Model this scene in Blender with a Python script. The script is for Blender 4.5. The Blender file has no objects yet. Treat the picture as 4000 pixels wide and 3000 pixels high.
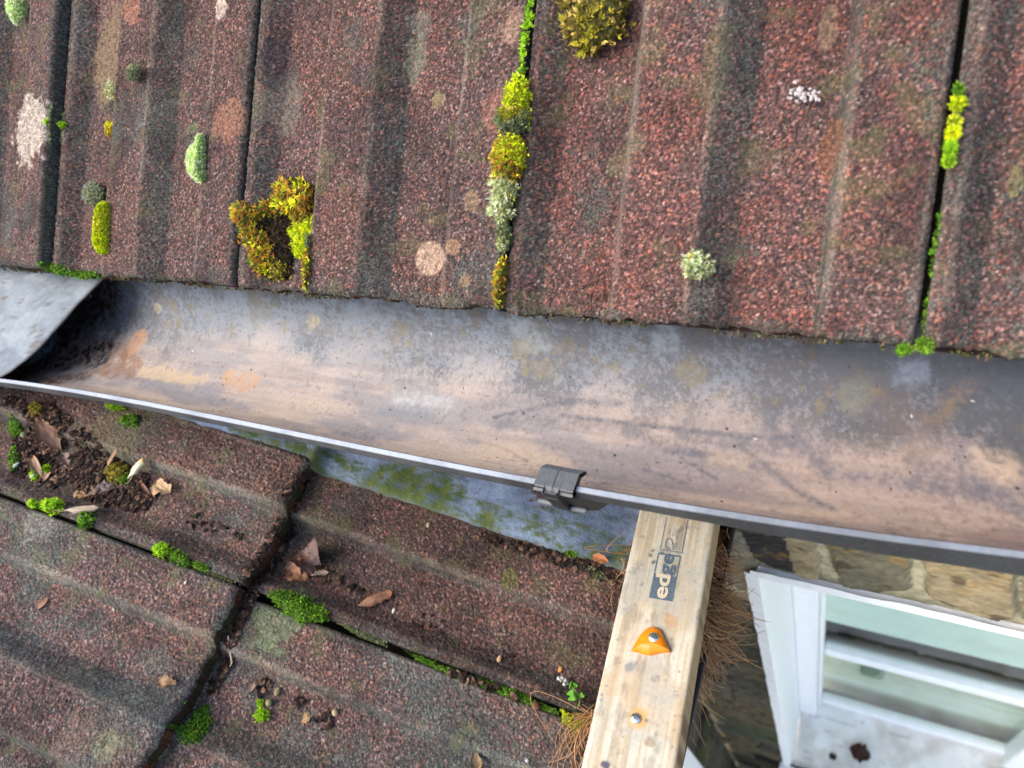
import bpy, math
import numpy as np
from mathutils import Matrix, Vector

# ------------------------------------------------------------------ camera
SC = bpy.context.scene
R = np.array([[0.88644809, 0.33983463, -0.31420089],
              [0.12100743, -0.82543238, -0.55137881],
              [-0.4467292, 0.45074805, -0.77282547]])     # world -> camera (x right, y down, z forward)
CAM = np.array([.2822, -.3193, .4317])
FPX = 2894.1                                              # focal length in pixels of the 4000 px wide photo
cd = bpy.data.cameras.new("camera")
cam = bpy.data.objects.new("camera", cd)
SC.collection.objects.link(cam)
M = Matrix.Identity(4)
for i in range(3):
    M[i][0], M[i][1], M[i][2], M[i][3] = R[0, i], -R[1, i], -R[2, i], CAM[i]
cam.matrix_world = M
cd.sensor_width = 36.0
cd.lens = FPX / 4000 * 36
cd.clip_start, cd.clip_end = .01, 200
cd.dof.use_dof = True
cd.dof.focus_distance = .69
cd.dof.aperture_fstop = 5.6
SC.camera = cam
SC.render.resolution_x, SC.render.resolution_y = 1024, 768

# ------------------------------------------------------------------ world, sun, exposure
W = bpy.data.worlds.new("World")
SC.world = W
W.use_nodes = True
wn = W.node_tree
for n in list(wn.nodes):
    wn.nodes.remove(n)
wo = wn.nodes.new('ShaderNodeOutputWorld')
wb = wn.nodes.new('ShaderNodeBackground')
sky = wn.nodes.new('ShaderNodeTexSky')
sky.sky_type = 'NISHITA'
sky.sun_disc = False
SUN_EL, SUN_AZ = math.radians(52), math.radians(236)      # azimuth clockwise from +Y: behind the camera, to its left
sky.sun_elevation, sky.sun_rotation = SUN_EL, SUN_AZ
sky.air_density, sky.dust_density, sky.ozone_density = 1.0, 4.0, 0.6
wb.inputs['Strength'].default_value = .15
wn.links.new(sky.outputs[0], wb.inputs[0])
wn.links.new(wb.outputs[0], wo.inputs[0])
sl = bpy.data.lights.new("sun", 'SUN')
sl.energy, sl.angle, sl.color = 1.25, math.radians(48), (1.0, .97, .93)
so = bpy.data.objects.new("sun", sl)
SC.collection.objects.link(so)
sdir = Vector((math.sin(SUN_AZ) * math.cos(SUN_EL), math.cos(SUN_AZ) * math.cos(SUN_EL), math.sin(SUN_EL)))
so.rotation_euler = sdir.to_track_quat('Z', 'Y').to_euler()
SC.view_settings.view_transform = 'Standard'
SC.view_settings.look = 'None'
SC.view_settings.exposure = 1.65
SC.view_settings.gamma = 1.0

# ------------------------------------------------------------------ helpers
COL = SC.collection
rng = np.random.default_rng(7)


def srgb(r, g, b):
    c = np.array([r, g, b], float) / 255
    return np.where(c <= .04045, c / 12.92, ((c + .055) / 1.055) ** 2.4)


def ray(px, py):
    return R.T @ np.array([(px - 2000) / FPX, (py - 1500) / FPX, 1.0])


def hit(px, py, n, d):
    r = ray(px, py)
    return CAM + r * ((d - n @ CAM) / (n @ r))


def tag(o, label=None, cat=None, group=None, kind=None):
    if label: o['label'] = label
    if cat: o['category'] = cat
    if group: o['group'] = group
    if kind: o['kind'] = kind
    return o


def empty(name, loc, label=None, cat=None, group=None):
    o = bpy.data.objects.new(name, None)
    o.location = loc
    o.empty_display_size = .02
    COL.objects.link(o)
    return tag(o, label, cat, group)


def link(name, me, mat=None, parent=None):
    o = bpy.data.objects.new(name, me)
    if mat: me.materials.append(mat)
    COL.objects.link(o)
    if parent:
        o.parent = parent
        o.matrix_parent_inverse = Matrix.Translation(-Vector(parent.location))
    return o


def mesh(name, V, Fq, col=None, smooth=True):
    """V (n,3); Fq list of arrays (m,3) or (m,4); col (n,3)"""
    me = bpy.data.meshes.new(name)
    if not isinstance(Fq, list): Fq = [Fq]
    V = np.asarray(V, np.float32)
    me.vertices.add(len(V))
    me.vertices.foreach_set('co', V.ravel())
    loops = np.concatenate([np.asarray(f, np.int32).ravel() for f in Fq])
    sizes = np.concatenate([np.full(len(f), np.asarray(f).shape[1], np.int32) for f in Fq])
    starts = np.concatenate([[0], np.cumsum(sizes)[:-1]]).astype(np.int32)
    me.loops.add(len(loops))
    me.polygons.add(len(sizes))
    me.loops.foreach_set('vertex_index', loops)
    me.polygons.foreach_set('loop_start', starts)
    me.polygons.foreach_set('loop_total', sizes)
    me.polygons.foreach_set('use_smooth', np.full(len(sizes), smooth))
    if col is not None:
        a = me.attributes.new('Col', 'FLOAT_COLOR', 'POINT')
        c4 = np.ones((len(V), 4), np.float32)
        c4[:, :3] = col
        a.data.foreach_set('color', c4.ravel())
    me.update()
    me.validate()
    return me


def gridfaces(nu, nv, off=0):
    i = np.arange(nu - 1)[:, None] * nv + np.arange(nv - 1)[None, :]
    return (np.stack([i, i + nv, i + nv + 1, i + 1], -1).reshape(-1, 4) + off)


def hsh(ix, iy, seed):
    with np.errstate(over='ignore'):
        h = (ix.astype(np.int64) * 374761393 + iy.astype(np.int64) * 668265263 + seed * 2147483647 * 31) & 0xFFFFFFFF
        h = ((h ^ (h >> 13)) * 1274126177) & 0xFFFFFFFF
        h = ((h ^ (h >> 16)) * 2246822519) & 0xFFFFFFFF
        h = h ^ (h >> 15)
    return (h & 0xFFFFFF) / float(0x1000000)


def vn(x, y, scale, seed):
    x = np.asarray(x) / scale
    y = np.asarray(y) / scale
    ix, iy = np.floor(x), np.floor(y)
    fx, fy = x - ix, y - iy
    fx, fy = fx * fx * (3 - 2 * fx), fy * fy * (3 - 2 * fy)
    a, b = hsh(ix, iy, seed), hsh(ix + 1, iy, seed)
    c, d = hsh(ix, iy + 1, seed), hsh(ix + 1, iy + 1, seed)
    return (a * (1 - fx) + b * fx) * (1 - fy) + (c * (1 - fx) + d * fx) * fy


def fbm(x, y, scale, seed, oct=4, rough=.55):
    s, a, t = 0, 1.0, 0
    for k in range(oct):
        s = s + a * vn(x, y, scale, seed + k * 17)
        t += a
        a *= rough
        scale = scale / 2.03
    return s / t


def sstep(a, b, x):
    t = np.clip((x - a) / (b - a), 0, 1)
    return t * t * (3 - 2 * t)


def mix(a, b, t):
    t = np.asarray(t)[..., None]
    return a * (1 - t) + b * t


def seg_dist(P, poly, closed=True):
    P = np.asarray(P, float)
    d = np.full(len(P), 1e9)
    n = len(poly)
    for i in range(n if closed else n - 1):
        a, b = np.array(poly[i]), np.array(poly[(i + 1) % n])
        ab = b - a
        t = np.clip(((P - a) @ ab) / max(ab @ ab, 1e-12), 0, 1)
        d = np.minimum(d, np.hypot(*(P - a - t[:, None] * ab).T))
    return d


def inside(P, poly):
    P = np.asarray(P, float)
    c = np.zeros(len(P), bool)
    n = len(poly)
    for i in range(n):
        (x1, y1), (x2, y2) = poly[i], poly[(i + 1) % n]
        m = ((y1 > P[:, 1]) != (y2 > P[:, 1]))
        with np.errstate(divide='ignore', invalid='ignore'):
            xx = (x2 - x1) * (P[:, 1] - y1) / (y2 - y1) + x1
        c ^= m & (P[:, 0] < xx)
    return c


class MB:
    """collects shapes into one mesh"""
    def __init__(s): s.V, s.Q, s.T, s.C, s.n = [], [], [], [], 0

    def add(s, V, Fq, col=(1, 1, 1)):
        V = np.asarray(V, float)
        Fq = np.asarray(Fq) + s.n
        (s.Q if Fq.shape[1] == 4 else s.T).append(Fq)
        s.V.append(V)
        c = np.asarray(col, float)
        s.C.append(np.broadcast_to(c, V.shape) if c.ndim == 1 else c)
        s.n += len(V)

    def box(s, o, ax, ay, az, col=(1, 1, 1), bev=0.0):
        """o corner, ax ay az edge vectors"""
        o, ax, ay, az = [np.asarray(v, float) for v in (o, ax, ay, az)]
        if bev <= 0:
            V = [o + i * ax + j * ay + k * az for i in (0, 1) for j in (0, 1) for k in (0, 1)]
            s.add(V, [[0, 1, 3, 2], [4, 6, 7, 5], [0, 4, 5, 1], [2, 3, 7, 6], [0, 2, 6, 4], [1, 5, 7, 3]], col)
            return
        L = [np.linalg.norm(a) for a in (ax, ay, az)]
        b = [min(.45, bev / l) for l in L]
        V, idx = [], {}
        for i in (0, 1):
            for j in (0, 1):
                for k in (0, 1):
                    for t in range(3):
                        c = [i, j, k]
                        f = [(b[m] if c[m] == 0 else 1 - b[m]) for m in range(3)]
                        f[t] = c[t]
                        idx[(i, j, k, t)] = len(V)
                        V.append(o + f[0] * ax + f[1] * ay + f[2] * az)
        Q, T = [], []
        for t in range(3):
            u, v = [m for m in range(3) if m != t]
            for sd in (0, 1):
                q = []
                for (a, c) in ((0, 0), (1, 0), (1, 1), (0, 1)):
                    k = [0, 0, 0]
                    k[t], k[u], k[v] = sd, a, c
                    q.append(idx[(*k, t)])
                Q.append(q)
        for t in range(3):
            u, v = [m for m in range(3) if m != t]
            for a in (0, 1):
                for c in (0, 1):
                    k0, k1 = [0, 0, 0], [0, 0, 0]
                    k0[t], k1[t] = 0, 1
                    k0[u] = k1[u] = a
                    k0[v] = k1[v] = c
                    Q.append([idx[(*k0, u)], idx[(*k1, u)], idx[(*k1, v)], idx[(*k0, v)]])
        for i in (0, 1):
            for j in (0, 1):
                for k in (0, 1):
                    T.append([idx[(i, j, k, t)] for t in range(3)])
        n0 = s.n
        s.add(V, Q, col)
        s.T.append(np.asarray(T) + n0)

    def tube(s, P, r, col=(1, 1, 1), k=5):
        P = np.asarray(P, float)
        n = len(P)
        r = np.broadcast_to(r, (n,))
        T = np.gradient(P, axis=0)
        T /= np.linalg.norm(T, axis=1)[:, None] + 1e-12
        ref = np.array([0, 0, 1.0]) if abs(T[0, 2]) < .9 else np.array([1.0, 0, 0])
        A = np.cross(T, ref)
        A /= np.linalg.norm(A, axis=1)[:, None] + 1e-12
        B = np.cross(T, A)
        a = np.arange(k) / k * 2 * np.pi
        V = P[:, None] + r[:, None, None] * (A[:, None] * np.cos(a)[None, :, None] + B[:, None] * np.sin(a)[None, :, None])
        i = np.arange(n - 1)[:, None] * k
        j = np.arange(k)[None]
        jn = (j + 1) % k
        Fq = np.stack([i + j, i + jn, i + k + jn, i + k + j], -1).reshape(-1, 4)
        c = np.asarray(col, float)
        if c.ndim == 2: c = np.repeat(c, k, 0)
        s.add(V.reshape(-1, 3), Fq, c)

    def blob(s, c, r, col, squash=(1, 1, 1), seed=0, lump=.15, nu=8, nv=6):
        u = np.linspace(0, 2 * np.pi, nu, endpoint=False)
        v = np.linspace(.02, np.pi - .02, nv)
        uu, vv = np.meshgrid(u, v, indexing='ij')
        rr = r * (1 + lump * (hsh(np.arange(nu * nv), np.zeros(nu * nv), seed).reshape(nu, nv) - .5) * 2)
        V = np.stack([rr * np.cos(uu) * np.sin(vv) * squash[0], rr * np.sin(uu) * np.sin(vv) * squash[1], rr * np.cos(vv) * squash[2]], -1) + np.asarray(c)
        V = np.concatenate([V, V[:1]], 0)
        s.add(V.reshape(-1, 3), gridfaces(nu + 1, nv), col)

    def build(s, name, mat, parent=None, smooth=False):
        Fl = []
        if s.Q: Fl.append(np.concatenate(s.Q))
        if s.T: Fl.append(np.concatenate(s.T))
        return link(name, mesh(name, np.concatenate(s.V), Fl, np.concatenate(s.C), smooth), mat, parent)


def material(name, rough=.8, spec=.3, noise=(0, 60), bump=(0, 300), metal=0, transl=0, base=None, rnoise=0, gain=1.0):
    """base colour from the mesh's Col attribute (or a plain colour), varied by noise, with a noise bump"""
    m = bpy.data.materials.new(name)
    m.use_nodes = True
    nt = m.node_tree
    b = nt.nodes['Principled BSDF']
    b.inputs['Roughness'].default_value = rough
    b.inputs['Specular IOR Level'].default_value = spec
    b.inputs['Metallic'].default_value = metal
    tc = nt.nodes.new('ShaderNodeTexCoord')
    if base is None:
        a = nt.nodes.new('ShaderNodeAttribute')
        a.attribute_name = 'Col'
        out = a.outputs['Color']
    else:
        a = nt.nodes.new('ShaderNodeRGB')
        a.outputs[0].default_value = (*base, 1)
        out = a.outputs[0]
    if noise[0]:
        n = nt.nodes.new('ShaderNodeTexNoise')
        n.inputs['Scale'].default_value = noise[1]
        n.inputs['Detail'].default_value = 5
        nt.links.new(tc.outputs['Object'], n.inputs['Vector'])
        mr = nt.nodes.new('ShaderNodeMapRange')
        mr.inputs['From Min'].default_value, mr.inputs['From Max'].default_value = .25, .75
        mr.inputs['To Min'].default_value, mr.inputs['To Max'].default_value = (1 - noise[0]) * gain, (1 + noise[0]) * gain
        nt.links.new(n.outputs['Fac'], mr.inputs['Value'])
        mx = nt.nodes.new('ShaderNodeMix')
        mx.data_type, mx.blend_type = 'RGBA', 'MULTIPLY'
        mx.inputs['Factor'].default_value = 1
        nt.links.new(out, mx.inputs['A'])
        nt.links.new(mr.outputs[0], mx.inputs['B'])
        out = mx.outputs['Result']
        if rnoise:
            m2 = nt.nodes.new('ShaderNodeMapRange')
            m2.inputs['From Min'].default_value, m2.inputs['From Max'].default_value = .3, .7
            m2.inputs['To Min'].default_value, m2.inputs['To Max'].default_value = rough - rnoise, rough + rnoise
            nt.links.new(n.outputs['Fac'], m2.inputs['Value'])
            nt.links.new(m2.outputs[0], b.inputs['Roughness'])
    nt.links.new(out, b.inputs['Base Color'])
    if bump[0]:
        n = nt.nodes.new('ShaderNodeTexNoise')
        n.inputs['Scale'].default_value = bump[1]
        n.inputs['Detail'].default_value = 4
        nt.links.new(tc.outputs['Object'], n.inputs['Vector'])
        bp = nt.nodes.new('ShaderNodeBump')
        bp.inputs['Distance'].default_value = bump[0]
        bp.inputs['Strength'].default_value = 1
        nt.links.new(n.outputs['Fac'], bp.inputs['Height'])
        nt.links.new(bp.outputs[0], b.inputs['Normal'])
    if transl:
        t = nt.nodes.new('ShaderNodeBsdfTranslucent')
        nt.links.new(out, t.inputs['Color'])
        ms = nt.nodes.new('ShaderNodeMixShader')
        ms.inputs['Fac'].default_value = transl
        nt.links.new(b.outputs[0], ms.inputs[1])
        nt.links.new(t.outputs[0], ms.inputs[2])
        nt.links.new(ms.outputs[0], nt.nodes['Material Output'].inputs['Surface'])
    return m


M_TILE = material('granular_concrete', .92, .15, (.22, 900), (.0006, 1400), gain=0.62)
def crisp_granules(m, scale):
    nt = m.node_tree
    b = nt.nodes['Principled BSDF']
    src = b.inputs['Base Color'].links[0].from_socket
    tc = nt.nodes.new('ShaderNodeTexCoord')
    vo = nt.nodes.new('ShaderNodeTexVoronoi')
    vo.inputs['Scale'].default_value = scale
    nt.links.new(tc.outputs['Object'], vo.inputs['Vector'])
    bw = nt.nodes.new('ShaderNodeRGBToBW')
    nt.links.new(vo.outputs['Color'], bw.inputs[0])
    mr = nt.nodes.new('ShaderNodeMapRange')
    mr.inputs['From Min'].default_value, mr.inputs['From Max'].default_value = .25, .75
    mr.inputs['To Min'].default_value, mr.inputs['To Max'].default_value = .72, 1.28
    nt.links.new(bw.outputs[0], mr.inputs['Value'])
    mx = nt.nodes.new('ShaderNodeMix')
    mx.data_type, mx.blend_type = 'RGBA', 'MULTIPLY'
    mx.inputs['Factor'].default_value = 1
    nt.links.new(src, mx.inputs['A'])
    nt.links.new(mr.outputs[0], mx.inputs['B'])
    nt.links.new(mx.outputs['Result'], b.inputs['Base Color'])


crisp_granules(M_TILE, 620)
M_GUTTER = material('weathered_plastic', .55, .30, (.12, 260), (.00012, 900), rnoise=.1, gain=0.70)
M_LEAD = material('weathered_lead', .75, .2, (.18, 160), (.0008, 420), rnoise=.12, gain=0.46)
M_BLACK = material('dusty_black_plastic', .5, .4, (.25, 400), (.0001, 900), gain=0.36)
M_MOSS = material('moss_leaf', .6, .25, (.2, 700), transl=.3, gain=1.05)
M_SOIL = material('leaf_mould', .95, .1, (.35, 900), (.0006, 900), gain=0.56)
M_LEAF = material('dry_leaf', .6, .3, (.2, 500), (.0002, 700), transl=.15, gain=0.6)
M_NEEDLE = material('pine_needle', .55, .3, (.2, 400), gain=0.85)
M_WOOD = material('sawn_timber', .75, .25, (.1, 300), (.0002, 700), gain=0.58)
M_INK = material('stamp_ink', .8, .2, (.35, 500), base=srgb(88, 104, 118), gain=0.6)
M_PALEINK = material('bare_timber_letter', .75, .2, (.1, 300), base=srgb(203, 193, 166), gain=0.6)
M_ZINC = material('zinc_screw', .28, .5, (.1, 500), metal=.95, base=srgb(196, 202, 206))
M_ORANGE = material('orange_plastic', .38, .45, (.14, 160), base=srgb(238, 140, 8), gain=0.66)
M_STONE = material('rubble_stone', .9, .2, (.3, 90), (.002, 160), gain=1.0)
M_WHITE = material('white_frame_paint', .4, .4, (.05, 40), base=srgb(243, 245, 245))
M_PLASTER = material('white_plaster', .8, .2, (.06, 60), (.0008, 220), base=srgb(240, 242, 242))
M_SILL = material('weathered_white_sill', .7, .3, (.1, 12), (.0006, 90), gain=1.0)
M_DARK = material('roof_underlay', .95, .1, (.3, 60), base=srgb(58, 54, 42))
M_FASCIA = material('painted_fascia_board', .7, .3, (.15, 40), base=srgb(70, 66, 62), gain=0.7)
M_BEHIND_GLASS = material('behind_glass', .8, .2, (.05, 20))
M_GROUND = material('paved_ground', .9, .2, (.3, 8), (.002, 60), base=srgb(168, 166, 156))
M_PLANT = material('plant_leaf', .5, .35, (.15, 400), transl=.3, gain=0.65)

# glass: mostly clear, mirror reflection growing at grazing angles
M_GLASS = bpy.data.materials.new('window_glass')
M_GLASS.use_nodes = True
_n = M_GLASS.node_tree
_n.nodes.remove(_n.nodes['Principled BSDF'])
_t, _g, _f, _m = (_n.nodes.new(k) for k in ('ShaderNodeBsdfTransparent', 'ShaderNodeBsdfGlossy', 'ShaderNodeFresnel', 'ShaderNodeMixShader'))
_t.inputs[0].default_value = (.90, .95, .92, 1)
_g.inputs['Roughness'].default_value = .02
_f.inputs['IOR'].default_value = 1.5
_geo = _n.nodes.new('ShaderNodeNewGeometry')
_sub = _n.nodes.new('ShaderNodeMath')
_sub.operation = 'SUBTRACT'
_sub.inputs[0].default_value = 1
_mul = _n.nodes.new('ShaderNodeMath')
_mul.operation = 'MULTIPLY'
_n.links.new(_geo.outputs['Backfacing'], _sub.inputs[1])
_n.links.new(_sub.outputs[0], _mul.inputs[0])
_n.links.new(_f.outputs[0], _mul.inputs[1])
_n.links.new(_mul.outputs[0], _m.inputs[0])
_n.links.new(_t.outputs[0], _m.inputs[1])
_n.links.new(_g.outputs[0], _m.inputs[2])
_n.links.new(_m.outputs[0], _n.nodes['Material Output'].inputs['Surface'])

# ------------------------------------------------------------------ planes of the place
UP = .6271                                                # pitch of the main roof
US = np.array([0, math.cos(UP), math.sin(UP)])            # up the slope
UN = np.array([0, -math.sin(UP), math.cos(UP)])
UX = np.array([1.0, 0, 0])
K = .96
LQ = .3063                                                # pitch of the lower roof (falls towards +X)
LN = np.array([math.sin(LQ), 0, math.cos(LQ)])
LS = np.array([-math.cos(LQ), 0, math.sin(LQ)])           # up the slope of the lower roof
LY = np.array([0, 1.0, 0])
LD = LN @ CAM * (1 - K) + K * (LN @ np.array([0, 0, -.3517]))
LX0 = CAM[0] + K * (-.3301 - CAM[0])                      # tail line of the upper course
LJY = CAM[1] + K * (-.2323 - CAM[1])                      # joint line
LEADY = CAM[1] + K * (-.0791 - CAM[1])
WALLY = .06
TW = .30                                                  # tile cover width
TOP = .0115                                                # mean height of the tile surface over its pan


def low_pt(x, y):
    return np.array([x, y, (LD - LN[0] * x) / LN[2]])


LO = low_pt(LX0, LJY)                                     # origin of the lower roof's coordinates (v up slope, u along +Y)
_pt = np.array([0, .03, .095, .282, .306, .50, .59, .776, .80, .975, 1.0])
_ph = np.array([.0165, .0155, 0, 0, .0175, .0190, 0, 0, .0175, .0190, .0170])
_pu = np.linspace(0, 1, 601)
_pk = np.exp(-(np.arange(-14, 15) / 4.0) ** 2)
_pp = np.convolve(np.pad(np.interp(_pu, _pt, _ph), 14, 'edge'), _pk / _pk.sum(), 'valid')


def profile(t):
    return np.interp(t, _pu, _pp)


def up_uv(P):                                             # world point -> (x along the eave, v up slope)
    return np.array([P[0], P @ US])


def low_uv(P):
    d = P - LO
    return np.array([d @ LY, d @ LS])


def up_px(px, py, h=0.0):
    return up_uv(hit(px, py, UN, h))


def low_px(px, py, h=0.0):
    return low_uv(hit(px, py, LN, LD + h))


def up_world(x, v, h):
    return np.outer(x, UX) + np.outer(v, US) + np.outer(h, UN)


def low_world(u, v, h):
    return LO + np.outer(u, LY) + np.outer(v, LS) + np.outer(h, LN)


UPRAISE = {-3: .012}                                      # the tile left of the first joint rides up


def up_surf(x, v):
    x = np.asarray(x, float)
    k = np.floor(x / TW)
    h = profile(x / TW - k) - TOP
    for kk, r in UPRAISE.items():
        h = h + np.where(k == kk, r * ((x / TW - k)), 0)
    return h


def low_surf(u, v):
    u = np.asarray(u, float)
    v = np.asarray(v, float)
    t = u / TW - np.floor(u / TW)
    # the course below the step lies lower
    return profile(t) - TOP + np.where(v >= 0, -.04 * v + .008 * np.clip(1 - v / .4, 0, 1), -.04 * (v + .43))


# ------------------------------------------------------------------ tiles
G_PAL = np.array([srgb(*c) for c in [(82, 64, 66), (96, 70, 70), (108, 80, 80), (128, 100, 98), (74, 61, 65), (58, 53, 57),
                                     (140, 88, 76), (150, 112, 106), (90, 68, 66), (52, 49, 52), (178, 146, 138), (100, 74, 72), (64, 57, 62), (86, 70, 74), (46, 44, 48), (172, 104, 86)]])
G_PAL = (G_PAL * .60 + .40 * srgb(108, 80, 72)) * np.array([.91, .99, .97])


def worley(x, y, cell, seed):
    cx, cy = np.floor(x / cell), np.floor(y / cell)
    best = np.full(x.shape, 9.0)
    second = np.full(x.shape, 9.0)
    gid = np.zeros(x.shape)
    for dx in (-1, 0, 1):
        for dy in (-1, 0, 1):
            a, b = cx + dx, cy + dy
            px = (a + .1 + .8 * hsh(a, b, seed)) * cell
            py = (b + .1 + .8 * hsh(a, b, seed + 1)) * cell
            d = np.hypot(x - px, y - py) / cell
            r = hsh(a, b, seed + 2)
            d = d / (.75 + .5 * r)
            m = d < best
            second = np.where(m, best, np.minimum(second, d))
            gid = np.where(m, hsh(a, b, seed + 3), gid)
            best = np.where(m, d, best)
    return best, second, gid


def make_tile(name, to_world, x0, v0, length, fine, step, seed, label, group, spots=(), umax=1.0, tint=(1, 1, 1), grey=.0,
              raise_=0.0, wet=0.0, thick=.012, gap=.0046, red=0.0, lift=0.0):
    """one interlocking tile: x0, v0 place its left tail corner in roof coordinates"""
    wid = TW * umax - (gap if umax == 1.0 else 0)
    nu = int(wid / step) + 1
    xs = np.linspace(0, wid, nu)
    v1 = np.arange(0, fine, step)
    v2 = np.linspace(fine, length, 10)
    vs = np.concatenate([v1, v2])
    nv = len(vs)
    x, v = np.meshgrid(xs, vs, indexing='ij')
    gx, gv = x + x0, v + v0
    t = x / TW
    base = profile(t)
    # large lumps
    z = base - TOP + (fbm(gx, gv, .05, seed, 3) - .5) * .0012 + (vn(gx, gv, .009, seed + 5) - .5) * .0006
    # granules
    wx = gx + (vn(gx, gv, .006, seed + 8) - .5) * .002
    wy = gv + (vn(gx, gv, .006, seed + 9) - .5) * .002
    d, d2, gid = worley(wx, wy, .0018, seed + 20)
    big, _, gidb = worley(wx, wy, .0052, seed + 40)
    cov = 1 - sstep(.42, .62, d)                          # 1 on a granule, 0 in the matrix
    bigm = (gidb > .80) * (1 - sstep(.30, .36, big))
    slope = np.abs(np.gradient(base, axis=0) / step)
    right = np.clip(-np.gradient(base, axis=0) / step, 0, 1) * np.where(t < .15, .75, 1)
    patch = fbm(gx, gv, .06, seed + 60, 4)
    lo_n = fbm(gx, gv * .35, .03, seed + 70, 4)
    wear = np.clip(sstep(.42, .95, right * 1.15 + (lo_n - .5) * .7) * (.5 + .8 * lo_n) + sstep(.4, .9, slope - right + (lo_n - .5) * .4) * .6 + sstep(.58, .78, patch + grey * .22) * .7, 0, 1)
    edge = np.minimum(x, wid - x)
    wear = wear * np.where(t < .16, .55, 1) * (.55 + .75 * sstep(.3, .7, fbm(gx, gv * .4, .022, seed + 66, 4)))
    wear = np.maximum(wear, (1 - sstep(.002, .009, edge + (lo_n - .5) * .010)) * .6)
    wear = np.maximum(wear, (1 - sstep(.001, .010, v + (lo_n - .5) * .014)) * .75)
    keep = np.where(wear > gid * 1.05 + .08, .28, 1.0)       # worn granules
    dome = np.sqrt(np.clip(1 - (d / .62) ** 2, 0, 1))
    z = z + (.0010 * dome * (.35 + .95 * gid)) * keep + .0013 * bigm * np.sqrt(np.clip(1 - (big / .36) ** 2, 0, 1)) * (1 - wear * .7)
    # worn, rounded tail edge and sides
    z = z - .004 * np.exp(-v / .0022) - .0015 * np.exp(-v / .008)
    z = z - .003 * np.exp(-x / .0016) - .0045 * np.exp(-(wid - x) / .002)
    z = z - .040 * v + raise_ * x / TW + lift * np.clip(1 - v / .4, 0, 1)
    vj = v + (fbm(gx, gx * 0, .012, seed + 90, 4) - .5) * .007 * np.exp(-v / .004) + (vn(gx, gx * 0, .10, seed + 92) - .5) * .004 * np.exp(-v / .05)
    # colour
    gi = (np.floor(gid * 997) % len(G_PAL)).astype(int)
    gc = G_PAL[gi]
    gc = gc * (.78 + .44 * hsh(gi, (gid * 9999).astype(int), 3))[..., None]
    if red: gc = mix(gc, gc * np.array([1.22, .86, .82]), np.full(x.shape, red) * sstep(.35, .65, fbm(gx, gv, .04, seed + 75, 3)))
    gb = (np.floor(gidb * 997) % len(G_PAL)).astype(int)
    gc = mix(gc, G_PAL[gb] * 1.15, bigm * .7)
    matrix = srgb(52, 46, 44)
    c = mix(np.broadcast_to(matrix, gc.shape), gc, cov)
    fine_n = hsh(np.floor(gx / .0009), np.floor(gv / .0009), seed)
    wc = mix(np.broadcast_to(srgb(56, 57, 57), c.shape), np.broadcast_to(srgb(122, 122, 110), c.shape), np.clip((fine_n - .35) * 1.5, 0, 1) * (.35 + .9 * fbm(gx, gv, .02, seed + 81)))
    wc = mix(wc, gc * .9, (gid > .8) * cov * .7)
    c = mix(c, wc, wear * keep.clip(.28, 1) * .0 + np.where(keep < 1, .9, wear * .35))
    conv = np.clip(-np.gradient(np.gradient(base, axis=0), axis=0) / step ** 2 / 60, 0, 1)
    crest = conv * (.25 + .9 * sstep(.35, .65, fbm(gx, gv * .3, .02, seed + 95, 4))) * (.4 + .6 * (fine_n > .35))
    c = mix(c, np.broadcast_to(srgb(146, 134, 120), c.shape), np.clip(crest, 0, 1) * .34)  # crest edges carry a painted highlight as well as wear
    tone = fbm(gx, gv, .11, seed + 160, 3)
    c = c * (.82 + .36 * tone)[..., None] * mix(np.broadcast_to(np.array([1.04, .99, .95]), c.shape), np.broadcast_to(np.array([.95, 1.0, 1.02]), c.shape), sstep(.35, .65, fbm(gx, gv, .07, seed + 170, 3)))
    dirt = sstep(.52, .70, fbm(gx, gv * .5, .035, seed + 100, 4))
    c = mix(c, c * .55 + srgb(40, 42, 46) * .25, dirt * .7)
    c = c * (.8 + .4 * fbm(gx, gv, .02, seed + 110, 3))[..., None]
    # algae film
    al = sstep(.60, .75, fbm(gx, gv, .025, seed + 130, 4)) * .35
    c = mix(c, srgb(96, 98, 66), al)
    if wet: c = c * (1 - wet * sstep(.4, .6, fbm(gx, gv, .08, seed + 140, 3)))[..., None]
    for (sx, sv, rx, rv, scol, amt) in spots:
        rr = np.hypot((gx - sx) / rx, (gv - sv) / rv) + (fbm(gx, gv, .008, seed + 150, 3) - .5) * (.14 if amt == .9 else .9)
        m = (1 - sstep(.85, 1.05, rr)) * amt
        m = m * ((.8 if amt == .9 else .55) + (.2 if amt == .9 else .45) * sstep(.3, .6, vn(gx, gv, .0022, seed + 151)))
        c = mix(c, np.broadcast_to(srgb(*scol), c.shape) * (.7 + .6 * fine_n)[..., None], m)
    c = np.clip(c * np.array(tint), 0.004, 1)
    P = to_world((x + x0).ravel(), (vj + v0).ravel(), z.ravel())
    V, Fs, C = [P], [gridfaces(nu, nv)], [c.reshape(-1, 3)]
    n0 = nu * nv
    idx = np.arange(n0).reshape(nu, nv)

    def skirt(ids, depth, cfun):
        nonlocal n0
        p = P[ids]
        nrm = to_world(np.array([0., 0.]), np.array([0., 0.]), np.array([0., 1.]))
        nd = nrm[1] - nrm[0]
        ks = np.linspace(0, 1, 7)
        rows = p[:, None, :] - nd[None, None, :] * (ks[None, :, None] * depth)
        q = rng.normal(0, 1, (len(ids), 7, 3)) * .0004
        q[:, 0] = 0
        rows = rows + q
        V.append(rows.reshape(-1, 3))
        C.append(cfun(len(ids), ks).reshape(-1, 3))
        Fs.append(gridfaces(len(ids), 7, n0))
        n0 += len(ids) * 7

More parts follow.
